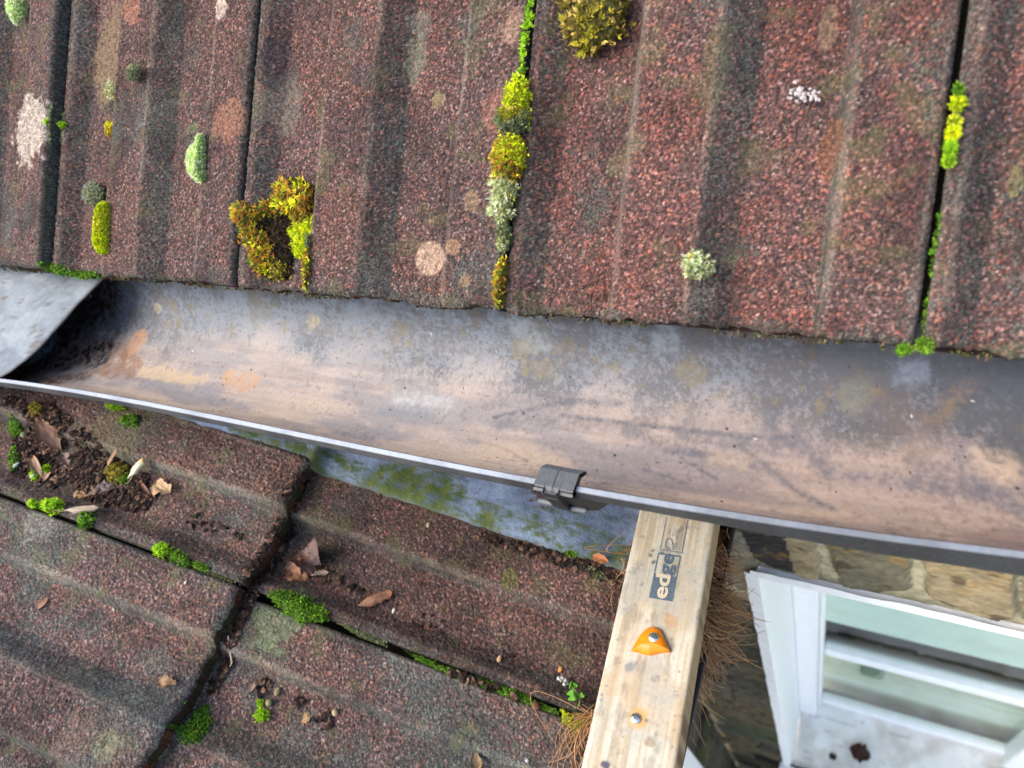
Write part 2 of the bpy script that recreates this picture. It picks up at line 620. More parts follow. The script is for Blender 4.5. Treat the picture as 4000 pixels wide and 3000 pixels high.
    def tailcol(n, ks):
        a = rng.random((n, 7))
        xx = np.arange(n) * step
        nn = vn(xx, xx * 0, .014, seed + 7)[:, None] + np.zeros((n, 7))
        c = mix(np.broadcast_to(srgb(66, 50, 42), (n, 7, 3)), np.broadcast_to(srgb(122, 78, 56), (n, 7, 3)), sstep(.45, .7, nn) * a)
        return mix(c, np.broadcast_to(srgb(66, 74, 44), (n, 7, 3)), sstep(.5, .75, 1 - nn) * a)

    def sidecol(n, ks):
        a = rng.random((n, 7))
        return mix(np.broadcast_to(srgb(70, 71, 68), (n, 7, 3)), np.broadcast_to(srgb(128, 128, 118), (n, 7, 3)), a ** 3)
    skirt(idx[:, 0], thick, tailcol)
    skirt(idx[0, ::-1], thick, sidecol)
    skirt(idx[-1, :], thick + (.004 if raise_ else 0), sidecol)
    skirt(idx[::-1, -1], thick, sidecol)
    # underside
    un = to_world(xs, np.full(nu, v0), profile(xs / TW) - TOP - thick)
    un = np.concatenate([to_world(xs + x0, np.full(nu, v0), profile(xs / TW) - TOP - thick + raise_ * xs / TW),
                         to_world(xs + x0, np.full(nu, v0 + length), profile(xs / TW) - TOP - thick - .04 * length + raise_ * xs / TW)])
    V.append(un)
    C.append(np.broadcast_to(srgb(60, 48, 44), un.shape))
    i = np.arange(nu - 1)
    Fs.append(np.stack([i, i + nu, i + nu + 1, i + 1], -1) + n0)
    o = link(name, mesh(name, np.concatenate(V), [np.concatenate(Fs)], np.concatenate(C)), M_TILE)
    return tag(o, label, 'tile', group)


def spot(fn, px, py, rx, ry, col, amt=.8):
    a = fn(px, py)
    b = fn(px + rx, py)
    c = fn(px, py + ry)
    return (a[0], a[1], max(.004, np.hypot(*(b - a))), max(.004, np.hypot(*(c - a))), col, amt)


US_ = [(1650, 1000, 62, 70, (176, 150, 128), .9), (1780, 962, 30, 30, (160, 128, 100), .7), (1830, 1098, 26, 30, (150, 124, 96), .7),
       (1670, 366, 26, 34, (138, 124, 92), .75), (1945, 430, 60, 90, (166, 116, 98), .4), (895, 470, 70, 80, (170, 120, 94), .45),
       (370, 190, 65, 190, (128, 108, 84), .88), (128, 510, 105, 140, (206, 190, 172), .72), (842, 20, 34, 50, (226, 206, 186), .6),
       (500, 30, 40, 60, (178, 120, 96), .5), (2000, 110, 40, 80, (170, 140, 120), .55), (1580, 190, 36, 110, (112, 112, 96), .75),
       (1590, 60, 40, 60, (108, 110, 100), .6), (1060, 380, 70, 120, (112, 108, 98), .6), (1040, 240, 60, 110, (52, 52, 58), .6),
       (2400, 620, 60, 60, (112, 110, 84), .4), (3240, 560, 60, 120, (120, 84, 54), .5), (700, 480, 22, 22, (112, 116, 84), .6),
       (745, 830, 30, 30, (134, 124, 92), .6), (1850, 790, 30, 40, (140, 120, 90), .6), (2470, 560, 60, 40, (110, 112, 90), .4),
       (1420, 280, 60, 60, (58, 56, 60), .6), (3985, 690, 20, 60, (128, 128, 84), .6), (3230, 60, 40, 90, (126, 110, 92), .6)]
USPOTS = [spot(up_px, *s) for s in US_]
ugroup = 'clay coloured roof tiles above the gutter'
ulabels = {-3: 'raised roof tile at far left with a whitish worn patch, above the lead flap',
           -2: 'narrow looking roof tile with pale moss domes, between the two leftmost joints',
           -1: 'roof tile carrying the large yellow brown moss clump beside its left joint',
           0: 'widest roof tile, red brown, with white grit and hairy moss tuft, right of mossy joint',
           1: 'roof tile at the far right edge, out of focus, right of the last dark joint'}
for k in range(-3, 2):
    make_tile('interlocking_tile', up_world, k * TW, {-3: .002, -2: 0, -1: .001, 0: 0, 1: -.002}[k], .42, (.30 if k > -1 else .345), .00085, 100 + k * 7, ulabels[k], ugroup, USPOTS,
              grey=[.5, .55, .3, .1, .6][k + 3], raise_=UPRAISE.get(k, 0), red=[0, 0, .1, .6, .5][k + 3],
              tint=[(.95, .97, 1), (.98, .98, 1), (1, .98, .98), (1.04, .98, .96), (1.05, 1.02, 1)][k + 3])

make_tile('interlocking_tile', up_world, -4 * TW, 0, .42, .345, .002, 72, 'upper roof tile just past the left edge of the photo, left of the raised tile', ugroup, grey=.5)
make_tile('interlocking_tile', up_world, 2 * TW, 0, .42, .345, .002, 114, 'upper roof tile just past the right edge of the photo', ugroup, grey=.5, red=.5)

LS_ = [(1090, 2400, 130, 110, (104, 118, 88), .6), (150, 2040, 80, 60, (132, 124, 114), .5), (440, 1690, 200, 120, (110, 104, 80), .5),
       (1990, 2260, 40, 40, (90, 96, 50), .7), (440, 2920, 60, 60, (120, 120, 92), .5), (300, 2900, 120, 80, (112, 96, 84), .4)]
LSPOTS = [spot(low_px, *s) for s in LS_]
lgroup = 'mossy tiles of the lower roof'
UM = (.045 - LJY) / TW
CV = .43
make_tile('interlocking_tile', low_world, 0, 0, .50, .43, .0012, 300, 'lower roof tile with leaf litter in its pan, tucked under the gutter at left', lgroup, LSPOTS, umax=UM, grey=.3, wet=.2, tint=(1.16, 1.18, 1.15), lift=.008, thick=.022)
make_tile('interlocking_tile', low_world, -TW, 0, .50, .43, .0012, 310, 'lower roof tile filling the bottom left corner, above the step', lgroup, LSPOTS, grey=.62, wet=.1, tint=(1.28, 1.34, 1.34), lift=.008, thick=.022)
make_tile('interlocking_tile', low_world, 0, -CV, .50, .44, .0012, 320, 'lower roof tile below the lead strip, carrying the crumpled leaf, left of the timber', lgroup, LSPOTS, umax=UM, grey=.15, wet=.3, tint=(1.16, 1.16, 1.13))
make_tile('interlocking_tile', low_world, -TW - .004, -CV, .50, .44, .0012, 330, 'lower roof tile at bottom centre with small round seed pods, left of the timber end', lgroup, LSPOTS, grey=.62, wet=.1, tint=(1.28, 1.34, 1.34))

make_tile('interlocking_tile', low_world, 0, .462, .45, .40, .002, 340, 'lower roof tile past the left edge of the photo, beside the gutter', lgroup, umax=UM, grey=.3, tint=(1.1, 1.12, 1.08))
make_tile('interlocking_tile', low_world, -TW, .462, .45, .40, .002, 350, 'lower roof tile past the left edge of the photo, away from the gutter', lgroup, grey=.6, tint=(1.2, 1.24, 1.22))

# underlays below the tiles
mb = MB()
mb.box(up_world([-1.3], [.02], [-.055])[0], UX * 2.3, US * 1.2, UN * .02)
tag(mb.build('roof_deck', M_DARK), kind='structure')
mb = MB()
mb.box(low_world([-.8], [-.42], [-.07])[0], LY * (WALLY - .012 - LJY + .8), LS * 1.4, LN * .02)
tag(mb.build('lower_roof_deck', M_DARK), kind='structure')

# ------------------------------------------------------------------ gutter
GX = np.array([-.642, -.3767, -.2361, .056, .1888, .2852, .3657])
GY = np.array([-.1268, -.1216, -.1186, -.1185, -.1183, -.1109, -.1047])
gp = np.polyfit(GX, GY, 3)


def lip_y(x):
    return np.polyval(gp, np.clip(x, -.72, .48))


GZ, BACKY, BACKZ, GDEP = -.05, .044, -.030, .052
gx = np.arange(-1.0, .62, .0012)
ns = 210
ss = np.linspace(0, 1, ns)


def gut_inner(x, s):
    li = lip_y(x) + .0028
    yc, a = (li + BACKY) / 2, (BACKY - li) / 2
    ang = np.pi * s
    return np.stack([x, yc - a * np.cos(ang), GZ - .002 - GDEP * np.sin(ang) ** .85 + (BACKZ - GZ) * s ** 3], -1)


xx, sg = np.meshgrid(gx, ss, indexing='ij')
PI_ = gut_inner(xx, sg)


def proj(P):
    c = (P - CAM) @ R.T
    return 2000 + FPX * c[..., 0] / c[..., 2], 1500 + FPX * c[..., 1] / c[..., 2]


_gpx, _gpy = proj(PI_)


def g_at(px, py):                                          # where on the gutter's inside a stain or streak seen in the photo lies
    k = np.argmin((_gpx - px) ** 2 + (_gpy - py) ** 2)
    i, j = np.unravel_index(k, _gpx.shape)
    return np.array([xx[i, j], sg[i, j]])


ARC = .20                                                  # metres of arc from lip to back
gy_ = sg * ARC
n1 = fbm(xx, gy_, .07, 500, 5)
n2 = fbm(xx * .25, gy_, .02, 510, 5)
n3 = fbm(xx, gy_, .012, 520, 4)
n4 = fbm(xx, gy_, .0030, 530, 3, .95)
tan_, pink, blue, dk = srgb(182, 163, 143), srgb(160, 147, 138), srgb(102, 111, 121), srgb(58, 58, 61)
gc = mix(np.broadcast_to(pink, PI_.shape), np.broadcast_to(tan_, PI_.shape), (1 - sstep(.10, .40, sg + (n2 - .5) * .5)))
gc = mix(gc, np.broadcast_to(srgb(122, 122, 126), PI_.shape), sstep(.48, .66, n2) * sstep(.05, .25, sg) * .6)
bl = sstep(.50, .72, sg + (n1 - .5) * .30)
gc = mix(gc, np.broadcast_to(blue, PI_.shape), bl)
# dark lichen speckle on the blue band, denser toward the tiles
spk = sstep(.50, .60, n4 * .50 + n3 * .18 + n1 * .34 + bl * .05 + sstep(-.5, .2, xx) * .05 - .035) * sstep(.48, .70, sg + (n1 - .5) * .35)
gc = mix(gc, np.broadcast_to(srgb(70, 69, 72), PI_.shape), spk * .75)
gc = mix(gc, np.broadcast_to(srgb(112, 104, 78), PI_.shape), sstep(.64, .74, n3) * bl * .7)
gc = mix(gc, np.broadcast_to(srgb(120, 88, 62), PI_.shape), sstep(.66, .76, fbm(xx, gy_, .010, 540, 4)) * (1 - bl) * .12)
# browner, duller film toward the right
gc = gc * (1 - np.array([.18, .26, .29]) * sstep(-.1, .36, xx)[..., None])
gc = mix(gc, np.broadcast_to(srgb(146, 104, 80), PI_.shape), sstep(.45, .65, n2) * sstep(.0, .35, xx) * (1 - sstep(.25, .5, sg)) * .32)
# fine wiping streaks along the run
st = fbm(xx * .06, gy_, .0028, 550, 3, .7)
st2 = fbm(xx * .05, gy_, .010, 553, 4, .6)
gc = mix(gc, np.broadcast_to(srgb(118, 108, 104), PI_.shape), sstep(.5, .68, st2) * .38 * (1 - .5 * bl))
gc = gc * (.88 + .24 * st)[..., None] * (.93 + .14 * hsh(np.floor(xx / .0012), np.floor(gy_ / .001), 5))[..., None]
grit = sstep(.62, .74, fbm(xx, gy_, .0035, 560, 2, .9) * .7 + fbm(xx, gy_, .05, 561, 3) * .3 + sstep(-.1, .4, xx) * .05)
gc = mix(gc, np.broadcast_to(srgb(84, 72, 64), PI_.shape), grit * .32)
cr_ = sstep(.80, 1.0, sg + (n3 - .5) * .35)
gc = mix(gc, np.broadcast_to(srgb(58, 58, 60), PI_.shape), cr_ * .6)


def gstain_shade(pts, col, amt, width, soft=1.0, rough=.6, seed=0):
    global gc
    pl = [g_at(*p) for p in pts]
    pl = [(p[0], p[1] * ARC) for p in pl]
    x0, x1 = min(p[0] for p in pl) - .05, max(p[0] for p in pl) + .05
    i = np.where((gx > x0) & (gx < x1))[0]
    if not len(i): return
    sub = slice(i[0], i[-1] + 1)
    Q = np.stack([xx[sub].ravel(), gy_[sub].ravel()], -1)
    d = (seg_dist(Q, pl, False) if len(pl) > 1 else np.hypot(Q[:, 0] - pl[0][0], Q[:, 1] - pl[0][1])).reshape(xx[sub].shape)
    d = d / width + (fbm(xx[sub], gy_[sub], width * .9, 600 + seed, 4) - .5) * rough * 2
    m = (1 - sstep(1 - soft * .5, 1 + soft * .5, d)) * amt * (.45 + .8 * sstep(.3, .65, fbm(xx[sub], gy_[sub], .004, 640 + seed, 3, .8)))
    gc[sub] = mix(gc[sub], np.broadcast_to(srgb(*col), gc[sub].shape), m)


# soil and rust at the left end
gstain_shade([(60, 1440), (200, 1330), (330, 1210), (420, 1130)], (46, 40, 37), .92, .034, 1.0, .5, 1)
gstain_shade([(120, 1450), (280, 1400), (420, 1350)], (62, 46, 40), .9, .018, 1.2, .9, 2)
gstain_shade([(60, 1490), (200, 1490), (330, 1470)], (78, 60, 52), .8, .010, 1.2, .9, 3)
gstain_shade([(430, 1400), (400, 1440), (520, 1450), (480, 1370)], (130, 98, 76), .75, .009, .9, 1.1, 4)
gstain_shade([(560, 1450), (640, 1465), (780, 1490)], (178, 156, 126), .8, .0075, .6, 1.1, 5)
gstain_shade([(880, 1480), (990, 1500)], (170, 140, 114), .85, .0085, .5, 1.0, 6)
gstain_shade([(540, 1330)], (168, 126, 94), .8, .011, .4, .7, 7)
gstain_shade([(400, 1405)], (56, 56, 62), .8, .011, .6, .8, 8)
gstain_shade([(615, 1205)], (166, 148, 118), .7, .006, .4, .6, 9)
gstain_shade([(1010, 1190)], (90, 84, 74), .6, .016, .8, .9, 10)
gstain_shade([(560, 1500), (700, 1520), (860, 1520)], (120, 122, 128), .6, .007, 1.2, .6, 11)
gstain_shade([(1560, 1560), (1740, 1585)], (180, 182, 182), .45, .006, 2, .8, 12)
gstain_shade([(1500, 1600), (1680, 1620)], (116, 122, 126), .6, .006, 1.4, .5, 13)
gstain_shade([(1225, 1255)], (156, 142, 106), .6, .007, .6, .9, 14)
gstain_shade([(700, 1260)], (96, 84, 62), .7, .006, .6, .9, 15)
gstain_shade([(2050, 1310), (2120, 1330)], (138, 142, 140), 0.42, .012, .8, .6, 16)
gstain_shade([(2020, 1250)], (136, 146, 150), 0.42, .012, .6, .5, 17)
gstain_shade([(2600, 1320)], (128, 136, 142), 0.42, .013, .6, .5, 18)
gstain_shade([(2090, 1440), (2150, 1450)], (116, 104, 74), 0.42, .008, .5, .9, 19)
gstain_shade([(2690, 1460)], (108, 98, 68), 0.48, .012, .6, .8, 20)
gstain_shade([(3350, 1540)], (110, 108, 88), 0.42, .012, .7, .8, 21)
gstain_shade([(3820, 1500), (3700, 1560)], (118, 92, 76), 0.36, .007, .6, .9, 22)
gstain_shade([(3500, 1640), (3560, 1700)], (92, 74, 62), 0.36, .018, 1, 1.1, 23)
gstain_shade([(3900, 1560), (3980, 1680), (3850, 1640)], (64, 66, 70), .8, .018, .5, 1.1, 24)
gstain_shade([(3300, 1380), (3700, 1430), (3980, 1480)], (72, 76, 82), .65, .016, 1.2, .6, 25)
gstain_shade([(3560, 1450)], (116, 124, 138), .6, .010, 1, .7, 26)
# branch shadows and reflections painted in as dark streaks, then tan smears
branch_shade = [([(1930, 1630), (2010, 1610), (2060, 1600)], .0012, .8), ([(2070, 1600), (2150, 1575), (2260, 1565), (2420, 1580)], .0016, .7),
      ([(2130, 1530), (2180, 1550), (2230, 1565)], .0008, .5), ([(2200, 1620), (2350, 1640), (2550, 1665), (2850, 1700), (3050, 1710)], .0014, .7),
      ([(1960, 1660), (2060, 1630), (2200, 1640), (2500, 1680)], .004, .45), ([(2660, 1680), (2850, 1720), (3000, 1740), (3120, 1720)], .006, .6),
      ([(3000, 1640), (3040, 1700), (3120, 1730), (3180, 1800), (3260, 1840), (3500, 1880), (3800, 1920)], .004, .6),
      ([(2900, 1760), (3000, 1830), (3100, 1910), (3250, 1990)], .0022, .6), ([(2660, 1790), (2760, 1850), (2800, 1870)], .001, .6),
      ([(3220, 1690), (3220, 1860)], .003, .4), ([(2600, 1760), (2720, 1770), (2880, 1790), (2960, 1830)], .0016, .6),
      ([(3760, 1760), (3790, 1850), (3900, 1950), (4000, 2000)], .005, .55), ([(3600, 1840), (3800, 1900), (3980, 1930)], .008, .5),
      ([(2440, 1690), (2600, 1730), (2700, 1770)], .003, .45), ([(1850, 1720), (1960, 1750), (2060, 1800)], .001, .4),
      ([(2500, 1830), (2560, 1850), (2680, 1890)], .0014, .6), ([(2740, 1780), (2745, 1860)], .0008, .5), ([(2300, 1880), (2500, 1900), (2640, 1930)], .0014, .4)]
for i, (p, w, a) in enumerate(branch_shade):
    gstain_shade(p, (78, 80, 90), a * .85, w * 1.25, 1.8, .8, 40 + i)
for i, (p, w) in enumerate([([(1900, 1740), (2050, 1760), (2200, 1800)], .006), ([(1500, 1760), (1700, 1800), (1900, 1830)], .005),
                            ([(2800, 1790), (2900, 1810)], .005), ([(3850, 1810), (3950, 1830)], .008), ([(3100, 1990), (3300, 2010)], .004)]):
    gstain_shade(p, (186, 162, 132), .35, w, 2, .9, 70 + i)
for i in range(260):                                        # specks of grit
    a, b = rng.uniform(-.6, .4), rng.uniform(.1, .95)
    k, j = int((a + 1.0) / .0012), int(b * ns)
    gc[k:k + 1 + (rng.random() < .3), j:j + 1 + (rng.random() < .3)] = srgb(*((60, 50, 46) if rng.random() < .96 else (176, 174, 168)))

gut = empty('gutter', (-.2, -.04, -.1), 'long half round gutter with a brown stained inside, below the upper roof tiles', 'gutter')
nx = len(gx)
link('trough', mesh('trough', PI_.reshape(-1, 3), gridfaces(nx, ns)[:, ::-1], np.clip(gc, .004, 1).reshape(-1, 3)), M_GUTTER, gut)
# outside of the trough and back rail
gxs = np.arange(-1.0, .62, .01)
x2, s2 = np.meshgrid(gxs, np.linspace(.02, 1, 40), indexing='ij')
PO = gut_inner(x2, s2)
PO[..., 2] -= .003
link('outer_shell', mesh('outer_shell', PO.reshape(-1, 3), gridfaces(len(gxs), 40), np.broadcast_to(srgb(48, 50, 53), (PO.size // 3, 3))), M_GUTTER, gut)
# rolled front lip
gl = np.arange(-1.0, .62, .003)
pr = [(.0019, -.007), (.0019, -.0006), (.0014, 0), (-.0022, 0), (-.003, -.0008), (-.0034, -.0095), (-.0030, -.0120), (-.0012, -.0140), (.0012, -.0130)]
face_h = 1 + 1.3 * sstep(.10, .42, gl)
LV = np.zeros((len(gl), len(pr), 3))
LC = np.zeros_like(LV)
sag = (vn(gl, gl * 0, .2, 3) - .5) * .0012
for j, (a, b) in enumerate(pr):
    LV[:, j] = np.stack([gl, lip_y(gl) + a + (vn(gl, gl * 0 + j, .03, 4) - .5) * .0003, GZ + b * np.where(b < -.009, face_h, 1) + sag], -1)
    u = fbm(gl, gl * 0 + j * .003, .04, 700, 4)
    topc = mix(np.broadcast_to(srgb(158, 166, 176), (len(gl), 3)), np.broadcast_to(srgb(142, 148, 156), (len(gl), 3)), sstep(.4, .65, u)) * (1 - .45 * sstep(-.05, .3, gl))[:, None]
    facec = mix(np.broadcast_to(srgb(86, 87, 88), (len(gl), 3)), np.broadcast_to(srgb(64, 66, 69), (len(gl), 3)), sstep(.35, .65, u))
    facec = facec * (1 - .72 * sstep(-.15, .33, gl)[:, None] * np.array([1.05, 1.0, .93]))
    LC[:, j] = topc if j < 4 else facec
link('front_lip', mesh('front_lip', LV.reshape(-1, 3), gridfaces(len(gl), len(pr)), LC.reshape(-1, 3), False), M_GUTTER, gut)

# ------------------------------------------------------------------ gutter bracket clipped over the lip
bx0, bx1 = .0565, .0885
bc = empty('gutter_bracket', (.07, -.115, -.06), 'dark grey plastic gutter bracket hooked over the front lip, left of the timber', 'bracket')
yl = float(lip_y(.072))
mb = MB()
capc = srgb(104, 107, 110)  # cap paler than the strap: sky reflection painted into its grey
path = [(.0150, -.0035), (.0145, .0010), (.010, .0032), (-.0045, .0036), (-.0085, .001)]
xs5 = [bx0, bx0 + .0148, bx0 + .0156, bx0 + .0164, bx0 + .0172, bx1]
zz5 = [0, 0, -.0006, -.0006, 0, 0]
V = np.array([[(x + (.003 if j < 2 else 0), yl + a, GZ + b + dz) for j, (a, b) in enumerate(path)] for x, dz in zip(xs5, zz5)])
mb.add(V.reshape(-1, 3), gridfaces(6, 5)[:, ::-1], capc)
for x, sgn in ((bx0, 1), (bx1, -1)):                       # cheeks of the cap
    Vc = np.array([(x + (.003 if j < 2 else 0), yl + a, GZ + b) for j, (a, b) in enumerate(path)] + [(x + (.003 if j < 2 else 0), yl + a, GZ - .0035) for j, (a, b) in enumerate(path)])
    f = np.array([[j, j + 1, j + 6, j + 5] for j in range(4)])
    mb.add(Vc, f if sgn > 0 else f[:, ::-1], srgb(40, 41, 43))
mb.build('cap', M_BLACK, bc, False)
mb = MB()
mb.box((bx0 + .0075, yl - .0105, GZ - .006), (.0125, 0, 0), (0, .003, 0), (0, 0, .0085), capc, .0008)
mb.build('latch', M_BLACK, bc)
# strap hooping under the trough
th = np.linspace(-.02, .55, 40)
yc, ra = (yl + BACKY) / 2, (BACKY - yl) / 2
hoop = np.stack([-.0425 - .0835 * np.cos(np.pi * th * .9), GZ + .002 - .104 * np.sin(np.pi * np.clip(th, 0, 1) * .9) + np.where(th < 0, -th * .1, 0)], -1)
mb = MB()
for (xa, xb, off, ccol) in ((bx0, bx0 + .009, 0, (44, 46, 48)), (bx0 + .009, bx0 + .021, .004, (54, 57, 60)), (bx0 + .021, bx1, 0, (46, 48, 51))):
    ring = []
    for (x, o) in ((xa, off), (xb, off), (xb, off - .008), (xa, off - .008)):
        n = np.gradient(hoop, axis=0)
        n = np.stack([n[:, 1], -n[:, 0]], -1)
        n /= np.linalg.norm(n, axis=1)[:, None]
        if n[20, 1] > 0: n = -n
        h = hoop + n * o
        ring.append(np.stack([np.full(40, x), h[:, 0], h[:, 1]], -1))
    V = np.stack(ring + [ring[0]], 1)
    mb.add(V.reshape(-1, 3), gridfaces(40, 5), srgb(*ccol))
mb.build('strap', M_BLACK, bc, False)
for x, zz in ((bx0 - .004, GZ - .028), (bx1 - .009, GZ - .030)):
    mb = MB()
    yy_ = float(np.interp(zz, hoop[2:14, 1][::-1], hoop[2:14, 0][::-1])) - .0018
    Pp = np.array([(x, yy_, zz), (x + .003, yy_, zz), (x + .0105, yy_, zz)])
    mb.tube(Pp, .0027, srgb(120, 126, 132), 10)
    mb.blob(Pp[0], .0026, srgb(120, 126, 132))
    mb.blob(Pp[2], .0026, srgb(100, 104, 108))
    mb.build('peg', M_BLACK, bc, True)

# ------------------------------------------------------------------ fascia, wall, window
mb = MB()
mb.box((-1.3, .047, -.215), (2.6, 0, 0), (0, .02, 0), (0, 0, .185), (1, 1, 1), .002)
tag(mb.build('fascia_board', M_FASCIA), 'dark painted fascia board behind the gutter above the stone wall', 'fascia')

wall = empty('house_wall', (.5, WALLY, -3.0), 'yellow brown rubble stone wall of the house with a white window, below the gutter', 'wall')
OX0, OX1, OZ0, OZ1 = .155, 1.45, -2.42, -.632               # window opening


def wall_panel(name, o, ax, L, ztop, zbot, nrm, seed, stones, hole=None, step=.008, parent=None):
    """rubble stones standing proud of a mortar bed"""
    us = np.arange(0, L + step, step)
    zs = np.arange(zbot, ztop + step * .5, step)
    if stones:
        us = np.concatenate([np.arange(0, .66, .0032), np.arange(.66, L, .02)])
        zs = np.concatenate([np.arange(zbot, -.80, .009), np.arange(-.80, -.40, .0024), np.arange(-.40, ztop, .02)])
    u, z = np.meshgrid(us, zs, indexing='ij')
    # random coursed rubble
    course = .135
    zz = z + (vn(u, z, .25, seed) - .5) * .05
    row = np.floor(zz / course)
    off = hsh(row, row * 0, seed + 1) * .3
    wd = .19 + .12 * hsh(row, row * 0 + 3, seed + 2)
    uu = u + off + (vn(u, z, .12, seed + 3) - .5) * .05
    cx = np.floor(uu / wd)
    fu, fz = uu / wd - cx, zz / course - row
    e = np.minimum(np.minimum(fu, 1 - fu) * wd, np.minimum(fz, 1 - fz) * course) + (fbm(u, z, .03, seed + 4, 4) - .5) * .018
    sid = hsh(cx, row, seed + 5)
    sid2 = hsh(cx, row, seed + 6)
    band = None
    if stones:                                              # the stones of the visible band over the window
        bm = (z > -.80)
        e2 = np.full(u.shape, -.02)
        Q = np.stack([u.ravel() + o[0], z.ravel()], -1)
        for i, (poly, a, b) in enumerate(stones):
            ins = inside(Q, poly).reshape(u.shape)
            dd = seg_dist(Q, poly).reshape(u.shape)
            dd = np.where(ins, dd, -dd) + .010 + (fbm(u, z, .02, seed + 4, 4) - .5) * .010
            m = dd > e2
            e2 = np.where(m, dd, e2)
            sid = np.where(bm & m, a, sid)
            sid2 = np.where(bm & m, b, sid2)
        e = np.where(bm, e2, e)
    stone = sstep(.006, .0095, e)
    h = stone * .007 * (.5 + sid2) + (fbm(u, z, .04, seed + 7, 4) - .5) * .008 * (.4 + stone)
    pal = np.array([srgb(*c) for c in [(146, 138, 114), (126, 122, 106), (146, 132, 102), (120, 115, 101), (136, 129, 104), (48, 46, 46), (102, 98, 80)]])
    c = pal[(sid * 6.99).astype(int)]
    v1_, v2_ = fbm(u, z, .05, seed + 10, 5, .75), fbm(u * .6, z, .02, seed + 11, 5, .8)
    c = c * (.45 + 1.1 * v2_)[..., None]
    c = mix(c, np.broadcast_to(srgb(150, 118, 62), c.shape), sstep(.58, .68, v1_) * .4)
    c = mix(c, np.broadcast_to(srgb(58, 50, 42), c.shape), sstep(.58, .72, fbm(u, z, .03, seed + 12, 5)) * .7)
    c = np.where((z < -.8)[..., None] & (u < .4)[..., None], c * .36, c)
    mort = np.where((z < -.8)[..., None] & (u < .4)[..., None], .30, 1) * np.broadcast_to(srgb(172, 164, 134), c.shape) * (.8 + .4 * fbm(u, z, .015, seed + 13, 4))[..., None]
    c = mix(mort, c, stone)
    c = mix(c, np.broadcast_to(srgb(64, 74, 44), c.shape), sstep(.56, .68, fbm(u, z, .16, seed + 14, 4)) * .6 * (z < -.8))
    c = c * (1 - .55 * np.exp(-((e - .0055) / .0022) ** 2))[..., None]
    n = np.asarray(nrm, float)
    P = np.asarray(o) + u[..., None] * np.asarray(ax) + h[..., None] * n
    P[..., 2] = z
    Fq = gridfaces(len(us), len(zs))
    if hole:
        uc = u.ravel()[Fq].mean(1) + o[0]
        zc = z.ravel()[Fq].mean(1)
        wob = (fbm(uc, zc, .02, seed + 20, 3) - .5) * .006
        Fq = Fq[~((uc > hole[0] + wob) & (uc < hole[1]) & (zc > hole[2]) & (zc < hole[3] + wob))]
    return link(name, mesh(name, P.reshape(-1, 3), Fq, np.clip(c, .004, 1).reshape(-1, 3)), M_STONE, parent)


wY = np.array([0, 1.0, 0])


def wpx(pts):
    return [tuple(hit(a, b, wY, WALLY)[[0, 2]]) for a, b in pts]


stones = [(wpx([(2900, 2060), (3070, 2080), (3110, 2215), (3020, 2200), (2960, 2170)]), .76, .6),
          (wpx([(3065, 2080), (3165, 2090), (3200, 2250), (3110, 2225)]), .30, .5),
          (wpx([(3225, 2090), (3540, 2130), (3540, 2290), (3420, 2300), (3300, 2270)]), .99, .4),
          (wpx([(3630, 2170), (3950, 2210), (3958, 2380), (3900, 2400), (3700, 2345), (3640, 2320)]), .35, .7),
          (wpx([(4010, 2210), (4200, 2240), (4200, 2440), (4020, 2420)]), .6, .5),
          (wpx([(2760, 2060), (2900, 2060), (2960, 2190), (2900, 2300), (2800, 2200)]), .15, .5),
          (wpx([(2700, 2040), (2750, 2060), (2790, 2200), (2730, 2250)]), .7, .5)]
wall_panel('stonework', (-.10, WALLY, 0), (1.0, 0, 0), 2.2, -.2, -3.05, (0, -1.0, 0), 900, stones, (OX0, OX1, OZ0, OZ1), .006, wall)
# plaster reveal: ragged strip at the head and left, with the soffit and cheek behind it
mb = MB()
rg = np.arange(0, 1.31, .006)
for kind in ('head', 'left'):
    L = rg if kind == 'head' else np.arange(0, OZ1 - OZ0, .006)
    ed = -.012 + (fbm(L, L * 0, .05, 950 + len(L), 3) - .5) * (.012 if kind == 'head' else .004)
    rows = []
    for (dep, out) in ((-.013, 0), (-.015, 1), (.006, 1.3), (.17, 1.3)):
        off = np.where(out == 0, -ed * 0 - .012 - (ed + .012), .010 * (out - .3))
        if kind == 'head':
            rows.append(np.stack([OX0 - .01 + L, np.full(len(L), WALLY + dep), OZ1 - off], -1))
        else:
            rows.append(np.stack([OX0 - .006 + off, np.full(len(L), WALLY + dep), OZ1 - L], -1))
    Vv = np.stack(rows, 1)
    mb.add(Vv.reshape(-1, 3), gridfaces(len(L), 4), (1, 1, 1))
mb.build('plaster_reveal', M_PLASTER, wall, False)
# window: frame, glass, reflection sheets and sill
GLY = .30


def zat(px, py, Y=GLY):
    return float(hit(px, py, wY, Y)[2])


TZ, BZ = zat(3218, 2503), zat(3205, 2700)
fr = MB()
fr.box((OX0 + .004, .225, BZ - .06), (.052, 0, 0), (0, .075, 0), (0, 0, 1.9), (1, 1, 1), .004)             # left stile
fr.box((OX0 + .0565, .262, BZ - .06), (.010, 0, 0), (0, .038, 0), (0, 0, 1.9), (1, 1, 1), .003)
fr.box((.735, .24, BZ - .06), (.06, 0, 0), (0, .06, 0), (0, 0, 1.9), (1, 1, 1), .004)                        # mullion
for xa, wdt in ((OX0 + .0669, .6676), (.7955, .60)):
    fr.box((xa, .272, BZ - .06), (wdt, 0, 0), (0, .03, 0), (0, 0, .062), (1, 1, 1), .004)                    # bottom rail
    fr.box((xa, .268, TZ - .022), (wdt, 0, 0), (0, .034, 0), (0, 0, .040), (1, 1, 1), .006)                    # transom
    fr.box((xa, .26, -.70), (wdt, 0, 0), (0, .04, 0), (0, 0, .1), (1, 1, 1), .004)
